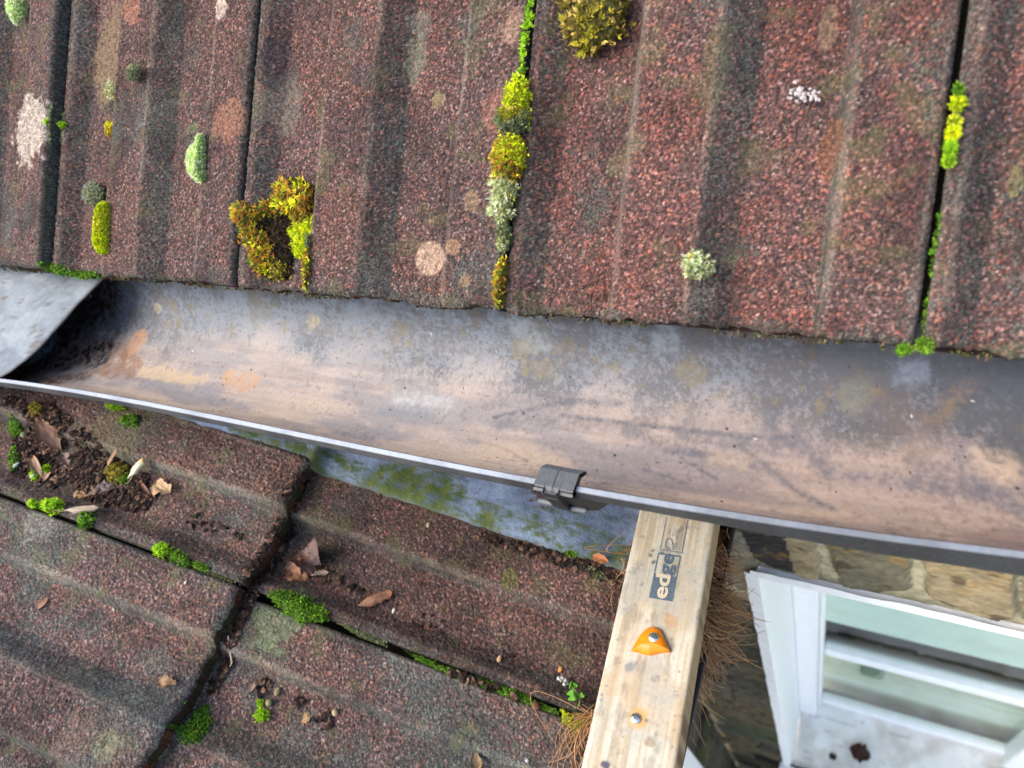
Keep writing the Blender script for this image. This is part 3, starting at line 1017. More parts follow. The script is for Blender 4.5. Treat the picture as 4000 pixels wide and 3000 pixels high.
fr.build('window_frame', M_WHITE, wall)
for xa, wdt in ((OX0 + .06, .68), (.79, .61)):
    for za, zb in ((BZ, TZ - .02), (TZ + .015, -.62)):
        mb = MB()
        mb.box((xa, GLY - .012, za), (wdt, 0, 0), (0, .004, 0), (0, 0, zb - za))
        mb.build('pane', M_GLASS, wall)
# pale streaked sheets added behind the glass to imitate its reflections
def reflection_sheet(z0, z1, y, c0, c1, seed, streak):
    us, zs = np.arange(.17, 1.45, .01), np.linspace(z0, z1, 60)
    u, z = np.meshgrid(us, zs, indexing='ij')
    n = fbm(u * .08 + z * .0, z, streak, seed, 4)
    c = mix(np.broadcast_to(srgb(*c0), u.shape + (3,)), np.broadcast_to(srgb(*c1), u.shape + (3,)), sstep(.35, .68, n))
    P = np.stack([u, y + .004 * np.sin(z / .03), z], -1)
    return link('reflection_sheet', mesh('reflection_sheet', P.reshape(-1, 3), gridfaces(len(us), 60), c.reshape(-1, 3)), M_BEHIND_GLASS, wall)


reflection_sheet(zat(3218, 2420, .335), -.6, .335, (238, 246, 240), (228, 238, 232), 20, .4)
reflection_sheet(BZ - .12, zat(3218, 2515, .345), .345, (242, 244, 236), (206, 204, 184), 21, .12)
mb = MB()
for o_, x_, y_, z_ in (((OX0 - .1, .95, -2.9), (1.7, 0, 0), (0, .02, 0), (0, 0, 2.6)), ((OX0 - .1, .31, -2.92), (1.7, 0, 0), (0, .64, 0), (0, 0, .02)),
                       ((OX0 - .1, .31, -.30), (1.7, 0, 0), (0, .64, 0), (0, 0, .02)), ((OX0 - .12, .31, -2.9), (.02, 0, 0), (0, .64, 0), (0, 0, 2.6)), ((OX0 + 1.6, .31, -2.9), (.02, 0, 0), (0, .64, 0), (0, 0, 2.6))):
    mb.box(o_, x_, y_, z_, srgb(110, 110, 98))
mb.build('dark_room', M_BEHIND_GLASS, wall)
a, b = hit(3365, 2600, wY, .325), hit(3450, 2655, wY, .325)
mb = MB()
mb.box((a[0], .3205, b[2]), (b[0] - a[0], 0, 0), (0, .02, 0), (0, 0, a[2] - b[2]), srgb(150, 164, 146), .006)
mb.build('inside_box', M_BEHIND_GLASS, wall)
# sloping white sill
us, ys = np.arange(OX0 - .03, 1.5, .006), np.linspace(-.16, .274, 80)
u, y = np.meshgrid(us, ys, indexing='ij')
n = fbm(u, y, .08, 960, 5)
c = mix(np.broadcast_to(srgb(228, 227, 221), u.shape + (3,)), np.broadcast_to(srgb(204, 199, 188), u.shape + (3,)), sstep(.45, .7, n))
c = mix(c, np.broadcast_to(srgb(104, 96, 78), c.shape), sstep(.64, .74, fbm(u * .4, y * 2, .02, 961, 5)) * .35)
P = np.stack([u, y, BZ - .035 - .14 * (.274 - y) + (n - .5) * .004], -1)
P2 = P[:, :1] - np.array([0, 0, .06])
V = np.concatenate([P2, P], 1)
cc = np.concatenate([c[:, :1], c], 1)
link('sill', mesh('sill', V.reshape(-1, 3), gridfaces(len(us), 81), cc.reshape(-1, 3)), M_SILL, wall)


def sill_z(y):
    return BZ - .035 - .14 * (.274 - y)


SN = np.array([0, -.14, 1.0])
SN /= np.linalg.norm(SN)
SD = SN @ np.array([0, 0, sill_z(0)])

# bay wall under the lower roof and the ground
bay = empty('bay_wall', (-.055, -.4, -3.0), 'mossy stone wall of the bay in the dark corner below the lower roof', 'wall')
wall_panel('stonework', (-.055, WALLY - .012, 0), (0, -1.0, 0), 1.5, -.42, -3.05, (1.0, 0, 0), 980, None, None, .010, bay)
a = hit(2660, 2890, np.array([1.0, 0, 0]), -.04)
mb = MB()
mb.box((-.075, a[1] - .9, a[2] - 1.0), (.045, 0, 0), (0, .9, 0), (0, 0, 1.0), (1, 1, 1), .006)
mb.build('window_frame', M_WHITE, bay)
mb = MB()
mb.box((-60, -60, -3.3), (120, 0, 0), (0, 120, 0), (0, 0, .25))
tag(mb.build('ground', M_GROUND), kind='structure')

# ------------------------------------------------------------------ lead
def sheet(name, P, C, th, mat, label, cat, kind=None):
    """thick sheet from a grid of points"""
    nu, nv = P.shape[:2]
    du, dv = np.gradient(P, axis=0), np.gradient(P, axis=1)
    n = np.cross(du, dv)
    n /= np.linalg.norm(n, axis=-1)[..., None] + 1e-12
    if n[nu // 2, nv // 2, 2] < 0: n = -n
    B = P - n * th
    V = np.concatenate([P.reshape(-1, 3), B.reshape(-1, 3)])
    f = gridfaces(nu, nv)
    N = nu * nv
    idx = np.arange(N).reshape(nu, nv)
    loop = np.concatenate([idx[:-1, 0], idx[-1, :-1], idx[:0:-1, -1], idx[0, :0:-1]])
    nx_ = np.roll(loop, -1)
    side = np.stack([loop, loop + N, nx_ + N, nx_], -1)
    o = link(name, mesh(name, V, [np.concatenate([f, f[:, ::-1] + N, side])], np.concatenate([C.reshape(-1, 3)] * 2)), mat)
    return tag(o, label, cat, None, kind)


# strip lying on the lower roof against the wall
us, vs = np.linspace(0, .69, 560), np.linspace(0, 1, 110)
v, t = np.meshgrid(us - .28, vs, indexing='ij')             # v up slope from the tail line
v = np.linspace(-.405, .42, len(us))[:, None] + 0 * t
edgeY = LEADY + (fbm(v[:, 0], v[:, 0] * 0, .08, 40, 3) - .5) * .010
step_ = sstep(-.02, .02, v[:, 0] + .005)
u_ = (edgeY[:, None] - LJY) + t * (WALLY - .016 - edgeY[:, None])
h = .0130 + np.where(v >= 0, -.04 * v, -.04 * (v + CV)) * sstep(.0, .02, np.abs(v)) + (fbm(u_, v, .06, 41, 3) - .5) * .006 + (fbm(u_, v, .018, 48, 3) - .5) * .0022
h = h - .004 * np.exp(-t / .05) + .035 * sstep(.86, 1.0, t)
P = low_world(u_.ravel(), v.ravel(), h.ravel()).reshape(u_.shape + (3,))
n = fbm(u_, v, .05, 42, 5)
n5 = fbm(u_, v * .40, .010, 43, 5, .75)
c = mix(np.broadcast_to(srgb(144, 162, 190), P.shape), np.broadcast_to(srgb(110, 126, 150), P.shape), sstep(.35, .7, n))
c = mix(c, np.broadcast_to(srgb(88, 96, 108), P.shape), sstep(.55, .7, n5) * .6)
c = c * (.84 + .32 * hsh(np.floor(u_ / .0016), np.floor(v / .0016), 4))[..., None]
al = sstep(.46, .62, n5 * .5 + n * .3 + .26 * (1 - sstep(.06, .50, t)) + .10 * sstep(-.22, 0, -np.abs(v + .10)) - .10)
c = mix(c, np.broadcast_to(srgb(84, 104, 40), P.shape), al * (.35 + .6 * sstep(.35, .6, fbm(u_, v, .009, 47, 4))))
c = mix(c, np.broadcast_to(srgb(112, 122, 62), P.shape), al * sstep(.5, .7, fbm(u_, v, .006, 44, 3)) * .7)
br = sstep(.56, .66, n5 * .6 + (1 - sstep(0, .06, np.hypot(v + .26, u_ - .21))) * .35)
c = mix(c, np.broadcast_to(srgb(96, 62, 48), P.shape), br * .85)
c = mix(c, np.broadcast_to(srgb(110, 120, 112), P.shape), (1 - sstep(.012, .03, t)) * .5)
sheet('lead_flashing', P, np.clip(c, .004, 1), .0022, M_LEAD, 'blue grey lead strip with green algae, along the wall beneath the gutter', 'flashing')

# flap of lead dressed from under the tiles into the gutter
pts = [(410, 1072), (372, 1112), (320, 1168), (262, 1232), (205, 1298), (150, 1358), (95, 1408), (40, 1450), (-30, 1490), (-140, 1530)]
fn = np.array([0, -.20, 1.0])
fn /= np.linalg.norm(fn)
fd = fn @ np.array([0, .0, -.030])
E_ = np.array([hit(a, b, fn, fd) for a, b in pts])
ti = np.linspace(0, 1, 70)
E2 = np.stack([np.interp(ti, np.linspace(0, 1, len(E_)), E_[:, k]) for k in range(3)], -1)
tj = np.linspace(0, 1, 60)
P = np.zeros((70, 60, 3))
for i in range(70):
    q = E2[i]
    far = np.array([-1.0, q[1] + .05 * (1 - ti[i]), 0])
    far[2] = (fd - fn[1] * far[1]) / fn[2]
    P[i] = q + (far - q) * tj[:, None]
P[..., 2] += (fbm(P[..., 0], P[..., 1], .07, 60, 3) - .5) * .010 * sstep(0, .15, tj)[None, :]
P[..., 2] += (fbm(P[..., 0], P[..., 1], .02, 65, 3) - .5) * .0022
# extend under the tiles
P = np.concatenate([P[:1] + np.array([0, .045, .012]), P], 0)
n = fbm(P[..., 0], P[..., 1], .05, 62, 5)
n5 = fbm(P[..., 0], P[..., 1], .008, 63, 4)
c = mix(np.broadcast_to(srgb(136, 146, 152), P.shape), np.broadcast_to(srgb(112, 122, 130), P.shape), sstep(.35, .65, n))
c = mix(c, np.broadcast_to(srgb(156, 164, 168), P.shape), sstep(.50, .75, n5) * .35)
c = mix(c, np.broadcast_to(srgb(96, 82, 72), P.shape), sstep(.70, .76, fbm(P[..., 0], P[..., 1], .012, 64, 3)) * .7)
c = mix(c, np.broadcast_to(srgb(120, 104, 92), P.shape), ((1 - sstep(0, .014, tj))[None, :] + 0 * n) * .5)
sheet('lead_flap', P, np.clip(c * 1.4, .004, 1), .0022, M_LEAD, 'pale grey lead flap curving from under the tiles into the left end of the gutter', 'flashing')

# ------------------------------------------------------------------ timber batten with stamp, screws and orange plate
BD = np.array([-0.08383269, 0.99124483, -0.10200866])
P0 = CAM + .752 * ray(2428, 2300)
BW = np.cross(BD, [0, 0, 1.0])
BW /= np.linalg.norm(BW)
BN = np.cross(BW, BD)
rr = ray(2749, 2300)
P1 = CAM + rr * ((BN @ (P0 - CAM)) / (BN @ rr))
BWID = float((P1 - P0) @ BW)
bat = empty('timber_batten', P0 - BN * .038, 'sawn timber batten with a blue stamp and orange plate, lying across the lower eave', 'timber batten')


def board_pt(px, py, h=0.0):
    r_ = ray(px, py)
    return CAM + r_ * ((BN @ (P0 + BN * h - CAM)) / (BN @ r_))


# board mesh: fine top with grain
aL0, aL1 = -.50, .125                                       # along BD from P0
na, nb = 420, 70
al_ = np.linspace(aL0, aL1, na)
bw_ = np.linspace(0, BWID, nb)
A, Bq = np.meshgrid(al_, bw_, indexing='ij')
edge = np.minimum(Bq, BWID - Bq)
h = -.0018 * np.exp(-edge / .0012) + (fbm(A * .08, Bq, .004, 80, 4) - .5) * .0005
grain = fbm(A * .045, Bq, .006, 81, 5, .65)
g2 = fbm(A * .02, Bq, .0022, 82, 3, .7)
n = fbm(A, Bq, .05, 83, 4)
c = mix(np.broadcast_to(srgb(212, 204, 184), A.shape + (3,)), np.broadcast_to(srgb(190, 173, 144), A.shape + (3,)), sstep(.38, .66, grain))
c = mix(c, np.broadcast_to(srgb(188, 156, 110), c.shape), sstep(.5, .7, n) * .4)
c = mix(c, np.broadcast_to(srgb(176, 176, 166), c.shape), sstep(.45, .65, fbm(A, Bq, .045, 84, 4)) * .65)
c = mix(c, np.broadcast_to(srgb(128, 118, 104), c.shape), sstep(.62, .74, fbm(A * .5, Bq, .012, 85, 5)) * .35)
c = mix(c, np.broadcast_to(srgb(92, 94, 102), c.shape), sstep(.70, .80, fbm(A, Bq, .010, 86, 4)) * .4)
c = c * (.9 + .2 * g2)[..., None]


def bspot(px, py, r, col, amt, rough=.8, ex=1.0):
    global c
    d = board_pt(px, py) - P0
    dd = np.hypot((A - d @ BD) / (r * ex), (Bq - d @ BW) / r) + (fbm(A, Bq, r, 90, 3) - .5) * rough
    c = mix(c, np.broadcast_to(srgb(*col), c.shape), (1 - sstep(.6, 1.1, dd)) * amt)


bspot(2490, 2805, .0105, (206, 168, 104), .9, .2)           # pale knot ring round the lower screw
bspot(2365, 2990, .0045, (72, 70, 92), .9)
bspot(2462, 2605, .0055, (128, 130, 136), .7)
bspot(2352, 2715, .0018, (120, 124, 150), .8)
bspot(2350, 2735, .0018, (120, 124, 150), .8)
bspot(2370, 2680, .0016, (130, 130, 136), .8)
bspot(2525, 2815, .0025, (120, 112, 104), .7)
bspot(2540, 2900, .005, (146, 120, 92), .6)
bspot(2620, 2425, .008, (196, 150, 104), .6)
for q_ in [(2540, 2168), (2555, 2195), (2552, 2150), (2585, 2160)]:
    bspot(*q_, .0022, (60, 70, 80), .75, 1.4, 1.0)
for i in range(26):
    bspot(rng.uniform(2330, 2700), rng.uniform(2050, 2990), rng.uniform(.0006, .0015), (112, 106, 98), .55)
P = P0 + A[..., None] * BD + Bq[..., None] * BW + h[..., None] * BN
TH = .038
V = [P.reshape(-1, 3)]
Cc = [np.clip(c, .004, 1).reshape(-1, 3)]
Fs = [gridfaces(na, nb)]
off = na * nb
for ids, sidec in ((np.arange(na) * nb, (186, 162, 118)), (np.arange(na)[::-1] * nb + nb - 1, (188, 164, 126)), (np.arange(nb)[::-1], (160, 138, 104)), (np.arange(nb) + (na - 1) * nb, (150, 130, 100))):
    pt = V[0][ids]
    rows = np.stack([pt, pt - BN * .002 + (0), pt - BN * TH], 1)
    V.append(rows.reshape(-1, 3))
    nn = fbm(np.arange(len(ids)) * .002, np.arange(len(ids)) * 0, .02, 95, 4)
    cs = mix(np.broadcast_to(srgb(*sidec), (len(ids), 3)), np.broadcast_to(srgb(120, 96, 66), (len(ids), 3)), sstep(.4, .7, nn))
    Cc.append(np.repeat(cs[:, None], 3, 1).reshape(-1, 3))
    Fs.append(gridfaces(len(ids), 3, off)[:, ::-1])
    off += len(ids) * 3
link('board', mesh('board', np.concatenate(V), [np.concatenate(Fs)], np.concatenate(Cc), False), M_WOOD, bat)

# printed stamp: coordinates on the board, text runs along BD (up the photo), letter tops point to -BW
def bcoord(px, py):
    d = board_pt(px, py) - P0
    return np.array([d @ BD, d @ BW])


def bworld(a, b, h):
    return P0 + np.multiply.outer(a, BD) + np.multiply.outer(b, BW) + np.multiply.outer(np.zeros_like(a) + h, BN)


def text_on_board(txt, a0, b0, size, h, mat, name, parent, sx=1.0, bold=0.0):
    """flat print; bold strokes are stacked copies a few hundredths of a millimetre apart"""
    cu = bpy.data.curves.new('t', 'FONT')
    cu.body, cu.size = txt, 1.0
    ob = bpy.data.objects.new('t', cu)
    COL.objects.link(ob)
    dg = bpy.context.evaluated_depsgraph_get()
    me = bpy.data.meshes.new_from_object(ob.evaluated_get(dg))
    bpy.data.objects.remove(ob)
    co = np.zeros(len(me.vertices) * 3, np.float32)
    me.vertices.foreach_get('co', co)
    co = co.reshape(-1, 3)
    tris = [[p.vertices[0], p.vertices[k], p.vertices[k + 1]] for p in me.polygons for k in range(1, len(p.vertices) - 1)]
    m = MB()
    sh = [(0, 0)] if not bold else [(bold * math.cos(q), bold * math.sin(q)) for q in np.arange(8) * math.pi / 4]
    for i, (dx, dy) in enumerate(sh):
        m.add(bworld(a0 + (co[:, 0] + dx) * size * sx, b0 - (co[:, 1] + dy) * size, h + i * .00002), tris)
    return m.build(name, mat, parent), co[:, 0].max() * size * sx


stamp = MB()
k0, k1 = bcoord(2535, 2335), bcoord(2628, 2345)             # bottom corners of the printed box
k2 = bcoord(2575, 2160)
a0, a1 = float(k0[0]), float(k2[0])
b0, b1 = float(k0[1]), float(bcoord(2628, 2345)[1])
Hs = .0004
am = a0 + (a1 - a0) * .53


def strip(m, aa, ab, ba, bb, h=Hs):
    V = [bworld(np.array(x), np.array(y), h) for x, y in ((aa, ba), (ab, ba), (ab, bb), (aa, bb))]
    m.add(V, [[0, 3, 2, 1]])


strip(stamp, a0, am, b0, b1)
lw = .0010
strip(stamp, am, a1, b0, b0 + lw)
strip(stamp, am, a1, b1 - lw, b1)
strip(stamp, a1 - lw * 1.6, a1, b0 + lw, b1 - lw)
# frame of the small label above
q0, q1 = bcoord(2578, 2148), bcoord(2600, 2020)
qa, qc = float(q0[0]), float(q1[0])
qb0, qb1 = float(bcoord(2578, 2148)[1]), float(bcoord(2665, 2160)[1])
lw2 = .0005
strip(stamp, qa, qc, qb0, qb0 + lw2)
strip(stamp, qa, qc, qb1 - lw2 * 1.4, qb1)
strip(stamp, qa, qa + lw2 * 1.4, qb0 + lw2, qb1 - lw2 * 1.4)


def inkline(pts, w):
    pts = np.array(pts)
    for p, q in zip(pts[:-1], pts[1:]):
        d = (q - p) / (np.linalg.norm(q - p) + 1e-9)
        nn = np.array([-d[1], d[0]]) * w / 2
        V = [bworld(np.array(z_[0]), np.array(z_[1]), Hs + .0001) for z_ in (p + nn, q + nn * .9 + d * w * .3, q - nn * .9 + d * w * .3, p - nn)]
        stamp.add(V, [[0, 1, 2, 3]])


# tree-and-tick outline
sa, sb = qa + .006, qb0 + .0035
tr = [(-.0042, .0062), (-.001, .0014), (.004, .0008), (.0072, .0020), (.0086, .0042), (.0070, .0062), (.0062, .0072), (.0040, .0074), (.0026, .0086), (.0016, .0078)]
inkline([(sa + x, sb + y) for x, y in tr], .0009)
sto = stamp.build('stamp', M_INK, bat)
hgt = b1 - b0
w_ed = (am - a0) * .96
o, wd_ = text_on_board('ed', a0 + .0008, b0 + hgt * .74, hgt * .80, Hs + .0003, M_PALEINK, 'light_letters', bat, 1.0, .03)
bpy.data.objects.remove(o)
sx_ = w_ed / wd_
text_on_board('ed', a0 + .0008, b0 + hgt * .72, hgt * .86, Hs + .0003, M_PALEINK, 'light_letters', bat, sx_ * .80 / .86, .03)
text_on_board('ge', am + .0006, b0 + hgt * .70, hgt * .80, Hs + .0001, M_INK, 'dark_letters', bat, sx_ * .95, .03)
text_on_board('FSC', sa - .004, sb + .0115, .0046, Hs + .0001, M_INK, 'dark_letters', bat, 1.05)
text_on_board('www.fsc.org', sa - .004, sb + .0134, .0016, Hs + .0001, M_INK, 'dark_letters', bat, 1.0)
text_on_board('FSC C01', sa + .008, sb + .0125, .0034, Hs + .0001, M_INK, 'dark_letters', bat, 1.1)
text_on_board('MIX', sa + .013, sb + .0040, .0030, Hs + .0001, M_INK, 'dark_letters', bat, 1.1)
text_on_board('Wood from', sa + .011, sb + .0070, .0020, Hs + .0001, M_INK, 'dark_letters', bat, 1.0)
text_on_board('responsible', sa + .011, sb + .0092, .0020, Hs + .0001, M_INK, 'dark_letters', bat, 1.0)


def screw(px, py, h, rad, rot, parent):
    c0 = board_pt(px, py, h)
    m = MB()
    k = 28
    th_ = np.linspace(0, 2 * np.pi, k + 1)
    rads = np.array([1.0, .97, .85, .62, .30, .02])
    hts = np.array([-.3, .0, .14, .24, .29, .30]) * rad
    TT, RR = np.meshgrid(th_, rads, indexing='ij')
    X_, Y_ = RR * np.cos(TT) * rad, RR * np.sin(TT) * rad
    Hh = np.broadcast_to(hts, TT.shape).copy()
    V = c0 + X_[..., None] * BD + Y_[..., None] * BW + Hh[..., None] * BN
    m.add(V.reshape(-1, 3), gridfaces(k + 1, 6)[:, ::-1])
    o = m.build('screw', M_ZINC, parent, True)
    m = MB()
    for an in (rot, rot + np.pi / 2):
        d1 = np.cos(an) * BD + np.sin(an) * BW
        d2 = np.cross(BN, d1)
        m.box(c0 - d1 * rad * .55 - d2 * rad * .11 + BN * rad * .245, d1 * rad * 1.1, d2 * rad * .22, BN * rad * (.06 if an == rot else .063), (1, 1, 1))
    m.build('cross_slot', M_SLOT, o)
    return o


M_SLOT = material('dark_slot', .6, .3, (.1, 300), base=srgb(66, 70, 74))
screw(2482, 2806, .0014, .0048, .5, bat)
# orange wedge shaped plate
tri = [(2467, 2545), (2500, 2487), (2522, 2464), (2535, 2456), (2560, 2452), (2580, 2462), (2592, 2482), (2612, 2530), (2621, 2548), (2575, 2553), (2540, 2562), (2520, 2558), (2500, 2552)]
ol = np.array([bcoord(*p) for p in tri])
m = MB()
cen = bcoord(2545, 2520)
rings = [(1.0, .0), (1.0, .0030), (.90, .0055), (.55, .0085), (.2, .0092), (.01, .0092)]
n_ = 60
tt = np.linspace(0, len(ol), n_, endpoint=False)
oi = np.stack([np.interp(tt, np.arange(len(ol) + 1), np.append(ol[:, k], ol[0, k])) for k in (0, 1)], -1)
V = np.array([[bworld(*(cen + (p - cen) * s), hh) for s, hh in rings] for p in np.concatenate([oi, oi[:1]])])
m.add(V.reshape(-1, 3), gridfaces(n_ + 1, len(rings)))
plate = m.build('orange_plate', M_ORANGE, bat, True)
screw(2552, 2489, .0088, .0050, .9, bat)

# ------------------------------------------------------------------ lower eaves gutter (dark, full of needles)
lg = empty('eaves_gutter', (.15, -.3, -.4), 'dark gutter packed with brown pine needles, along the right side of the timber', 'gutter')
m = MB()
ya, yb = -.95, WALLY - .02
th_ = np.linspace(-.02, np.pi + .02, 22)
for rad, fl in ((.037, 1), (.0345, -1)):
    X_ = .112 - rad * np.cos(th_)
    Z_ = -.392 - rad * np.sin(th_)
    V = np.array([[(x, y, z) for x, z in zip(X_, Z_)] for y in np.linspace(ya, yb, 12)])
    f = gridfaces(12, 22)
    m.add(V.reshape(-1, 3), f if fl > 0 else f[:, ::-1], srgb(34, 34, 36))
for xr in (.112 - .0358, .112 + .0358):
    m.tube([(xr, ya, -.391), (xr, (ya + yb) / 2, -.391), (xr, yb, -.391)], .0035, srgb(36, 36, 38), 8)
m.build('trough', M_BLACK, lg, True)

# ------------------------------------------------------------------ moss
PALS = {
    'bright': [(126, 158, 30), (104, 140, 26), (146, 172, 40), (84, 118, 22), (160, 180, 60)],
    'green': [(72, 110, 26), (92, 128, 32), (58, 90, 24), (112, 140, 44), (48, 74, 26)],
    'lime': [(164, 172, 22), (190, 186, 28), (140, 158, 20), (118, 130, 24), (200, 196, 56), (146, 134, 36)],
    'starry': [(178, 168, 34), (190, 180, 48), (140, 144, 30), (152, 112, 42), (120, 92, 40), (96, 116, 26), (164, 128, 56)],
    'olive': [(126, 122, 34), (150, 140, 50), (104, 100, 28), (96, 84, 34), (164, 144, 78), (84, 92, 24)],
    'pale': [(150, 176, 96), (174, 196, 126), (132, 158, 74), (196, 212, 164), (112, 138, 60)],
    'grey': [(136, 142, 92), (156, 162, 116), (116, 124, 66), (172, 176, 142), (160, 152, 70)],
    'dim': [(84, 92, 64), (104, 112, 76), (72, 78, 62), (120, 126, 88), (92, 100, 44)],
    'dead': [(60, 48, 36), (84, 66, 46), (48, 42, 36), (104, 82, 56), (72, 70, 58)]}


def moss_geom(mb, poly_px, kind, h, plane, dens=1.0, leaf=.0022, spread=.7, hair=0, rim=None, sink=0.0, body=True, rag=.045):
    fn_, surf, world = (up_px, up_surf, up_world) if plane == 'up' else (low_px, low_surf, low_world)
    poly = np.array([fn_(a, b) for a, b in poly_px])
    ext = min(poly.max(0) - poly.min(0))
    k_ = 6                                                  # ragged outline
    poly = np.concatenate([poly[i] + (np.roll(poly, -1, 0)[i] - poly[i]) * (np.arange(k_) / k_)[:, None] for i in range(len(poly))])
    poly = poly + rng.normal(0, rag, poly.shape) * ext
    lo_, hi_ = poly.min(0), poly.max(0)
    dm = min(hi_ - lo_) * (.5 if rim is None else rim)
    # body under the leaves
    st = max(.0016, (hi_ - lo_).max() / 60)
    gu, gv = np.arange(lo_[0] - st, hi_[0] + st, st), np.arange(lo_[1] - st, hi_[1] + st, st)
    u, v = np.meshgrid(gu, gv, indexing='ij')
    Q = np.stack([u.ravel(), v.ravel()], -1)
    ins = inside(Q, poly).reshape(u.shape)
    d = np.where(ins, seg_dist(Q, poly).reshape(u.shape), 0)
    dome = lambda dd: h * np.sqrt(np.clip(1 - (1 - np.clip(dd / dm, 0, 1)) ** 2, 0, 1))
    pal = np.array([srgb(*c) for c in PALS[kind]])
    z = surf(u.ravel(), v.ravel()).reshape(u.shape) - sink + np.where(ins, dome(d) * .85, -.002)
    base = pal[(rng.random(z.size) * len(pal)).astype(int)] * (.30 if kind in ('starry', 'olive', 'dead') else .62)
    z = z + (vn(u, v, .0018, 9) - .5) * .0022
    f = gridfaces(len(gu), len(gv))
    keep = ins.ravel()[f].sum(1) >= 2
    if body: mb.add(world(u.ravel(), v.ravel(), z.ravel()), f[keep], base)
    # leaves
    area = abs(np.sum(poly[:, 0] * np.roll(poly[:, 1], -1) - np.roll(poly[:, 0], -1) * poly[:, 1])) / 2
    n = int(min(6500, max(90, area / (leaf * leaf * .55) * dens)))
    pts = []
    while len(pts) < n:
        q = lo_ + rng.random((n * 2, 2)) * (hi_ - lo_)
        q = q[inside(q, poly)]
        pts.extend(q)
    Q = np.array(pts[:n])
    d = seg_dist(Q, poly)
    hz = dome(d)
    no = int(n * .07) if rag > .03 else 0                                       # stray tufts thinning out round the cushion
    if no:
        so = poly[rng.integers(0, len(poly), no)] + rng.normal(0, .07, (no, 2)) * ext
        Q[:no] = so
        hz[:no] = 0
        d[:no] = 0
    zz = surf(Q[:, 0], Q[:, 1]) - sink + hz * (.8 + .3 * rng.random(n))
    cen = poly.mean(0)
    outw = (Q - cen) / (np.linalg.norm(Q - cen, axis=1)[:, None] + 1e-9) * np.clip(1 - d / dm, 0, 1)[:, None]
    B = world(Q[:, 0], Q[:, 1], zz)
    e0 = world(np.zeros(3), np.zeros(3), np.zeros(3))[0]
    eu = world([1.], [0.], [0.])[0] - e0
    ev = world([0.], [1.], [0.])[0] - e0
    en = world([0.], [0.], [1.])[0] - e0
    nb = 5 if hair == 0 else 4
    patchy = vn(Q[:, 0], Q[:, 1], .006, 5 + len(poly_px)) * .6 + rng.random(n) * .4
    ci = np.clip((patchy * len(pal)).astype(int), 0, len(pal) - 1)
    cols = np.clip(pal[ci] * (1.35 + .75 * rng.random(n))[:, None], 0, .85)
    for k in range(nb + (hair > 0)):
        an = rng.random(n) * 2 * np.pi
        sp = spread * (.3 + rng.random(n))
        ishair = hair > 0 and k == nb
        if ishair: sp = sp * .8
        D = en + (np.cos(an) * sp + outw[:, 0] * .9)[:, None] * eu + (np.sin(an) * sp + outw[:, 1] * .9)[:, None] * ev
        D /= np.linalg.norm(D, axis=1)[:, None]
        L = leaf * (.7 + .7 * rng.random(n)) * (1.5 if ishair else 1)
        wv = np.cross(D, rng.normal(0, 1, (n, 3)))
        wv /= np.linalg.norm(wv, axis=1)[:, None] + 1e-9
        wdt = L * (.055 if ishair else .22)
        tip = B + D * L[:, None] + (eu * np.cos(an)[:, None] + ev * np.sin(an)[:, None]) * (L * .25)[:, None]
        mid = B + D * (L * .5)[:, None]
        V = np.stack([B, mid + wv * wdt[:, None], tip, mid - wv * wdt[:, None]], 1).reshape(-1, 3)
        f = np.arange(n)[:, None] * 4 + np.arange(4)[None]
        cc_ = np.repeat(cols, 4, 0)
        if ishair: cc_ = np.broadcast_to(srgb(206, 210, 200), cc_.shape) * .9
        mb.add(V, f, cc_)


def ell(cx, cy, rx, ry, n=14, rot=0.0, jit=.12):
    a = np.arange(n) / n * 2 * np.pi
    r = 1 + (rng.random(n) - .5) * 2 * jit
    x, y = rx * r * np.cos(a), ry * r * np.sin(a)
    return [(cx + p * math.cos(rot) - q * math.sin(rot), cy + p * math.sin(rot) + q * math.cos(rot)) for p, q in zip(x, y)]


def moss(label, plane, geoms, name='moss_cushion', group='moss growing on the tiles'):
    mb = MB()
    for g in geoms:
        moss_geom(mb, g[0], g[1], g[2], plane, **(g[3] if len(g) > 3 else {}))
    o = mb.build(name, M_MOSS, None, False)
    return tag(o, label, 'moss', group)


moss('pale long moss cushion at the very top left corner', 'up', [(ell(66, 30, 26, 62), 'pale', .012, dict(hair=1, rag=.01, leaf=.0019, dens=1.5))])
moss('tiny white haired moss tuft on a tile ridge near the upper left', 'up', [([(420, 330), (441, 318), (442, 385), (425, 382), (417, 355)], 'grey', .006, dict(hair=1, leaf=.0022, body=False))])
moss('small dull green moss dot on the narrow tile, near its top', 'up', [(ell(548, 292, 24, 30), 'dim', .004, dict(leaf=.0016))])
moss('small mustard yellow moss button left of the tile ridge', 'up', [(ell(400, 492, 21, 34), 'starry', .006, dict(leaf=.0016))])
moss('pale green half dome of moss on the narrow tile, right of its dark groove', 'up', [([(808, 528), (812, 712), (776, 714), (738, 702), (708, 668), (700, 622), (712, 575), (742, 540), (778, 526)], 'pale', .013, dict(hair=1, dens=2.0, leaf=.0018, sink=.002, rag=.008))])
moss('dark grey green moss patch on the narrow tile above the yellow dome', 'up', [(ell(330, 748, 40, 42), 'dim', .006, dict(leaf=.002, hair=1))])
moss('bright yellow green half dome of moss near the lower left of the roof', 'up', [([(444, 794), (446, 990), (402, 998), (364, 978), (342, 930), (340, 870), (358, 822), (392, 794)], 'lime', .014, dict(dens=2.6, sink=.002, leaf=.0015, rag=.008))])


def c6(pts):
    return [(850 + .362 * x, 600 + .362 * y) for x, y in pts]


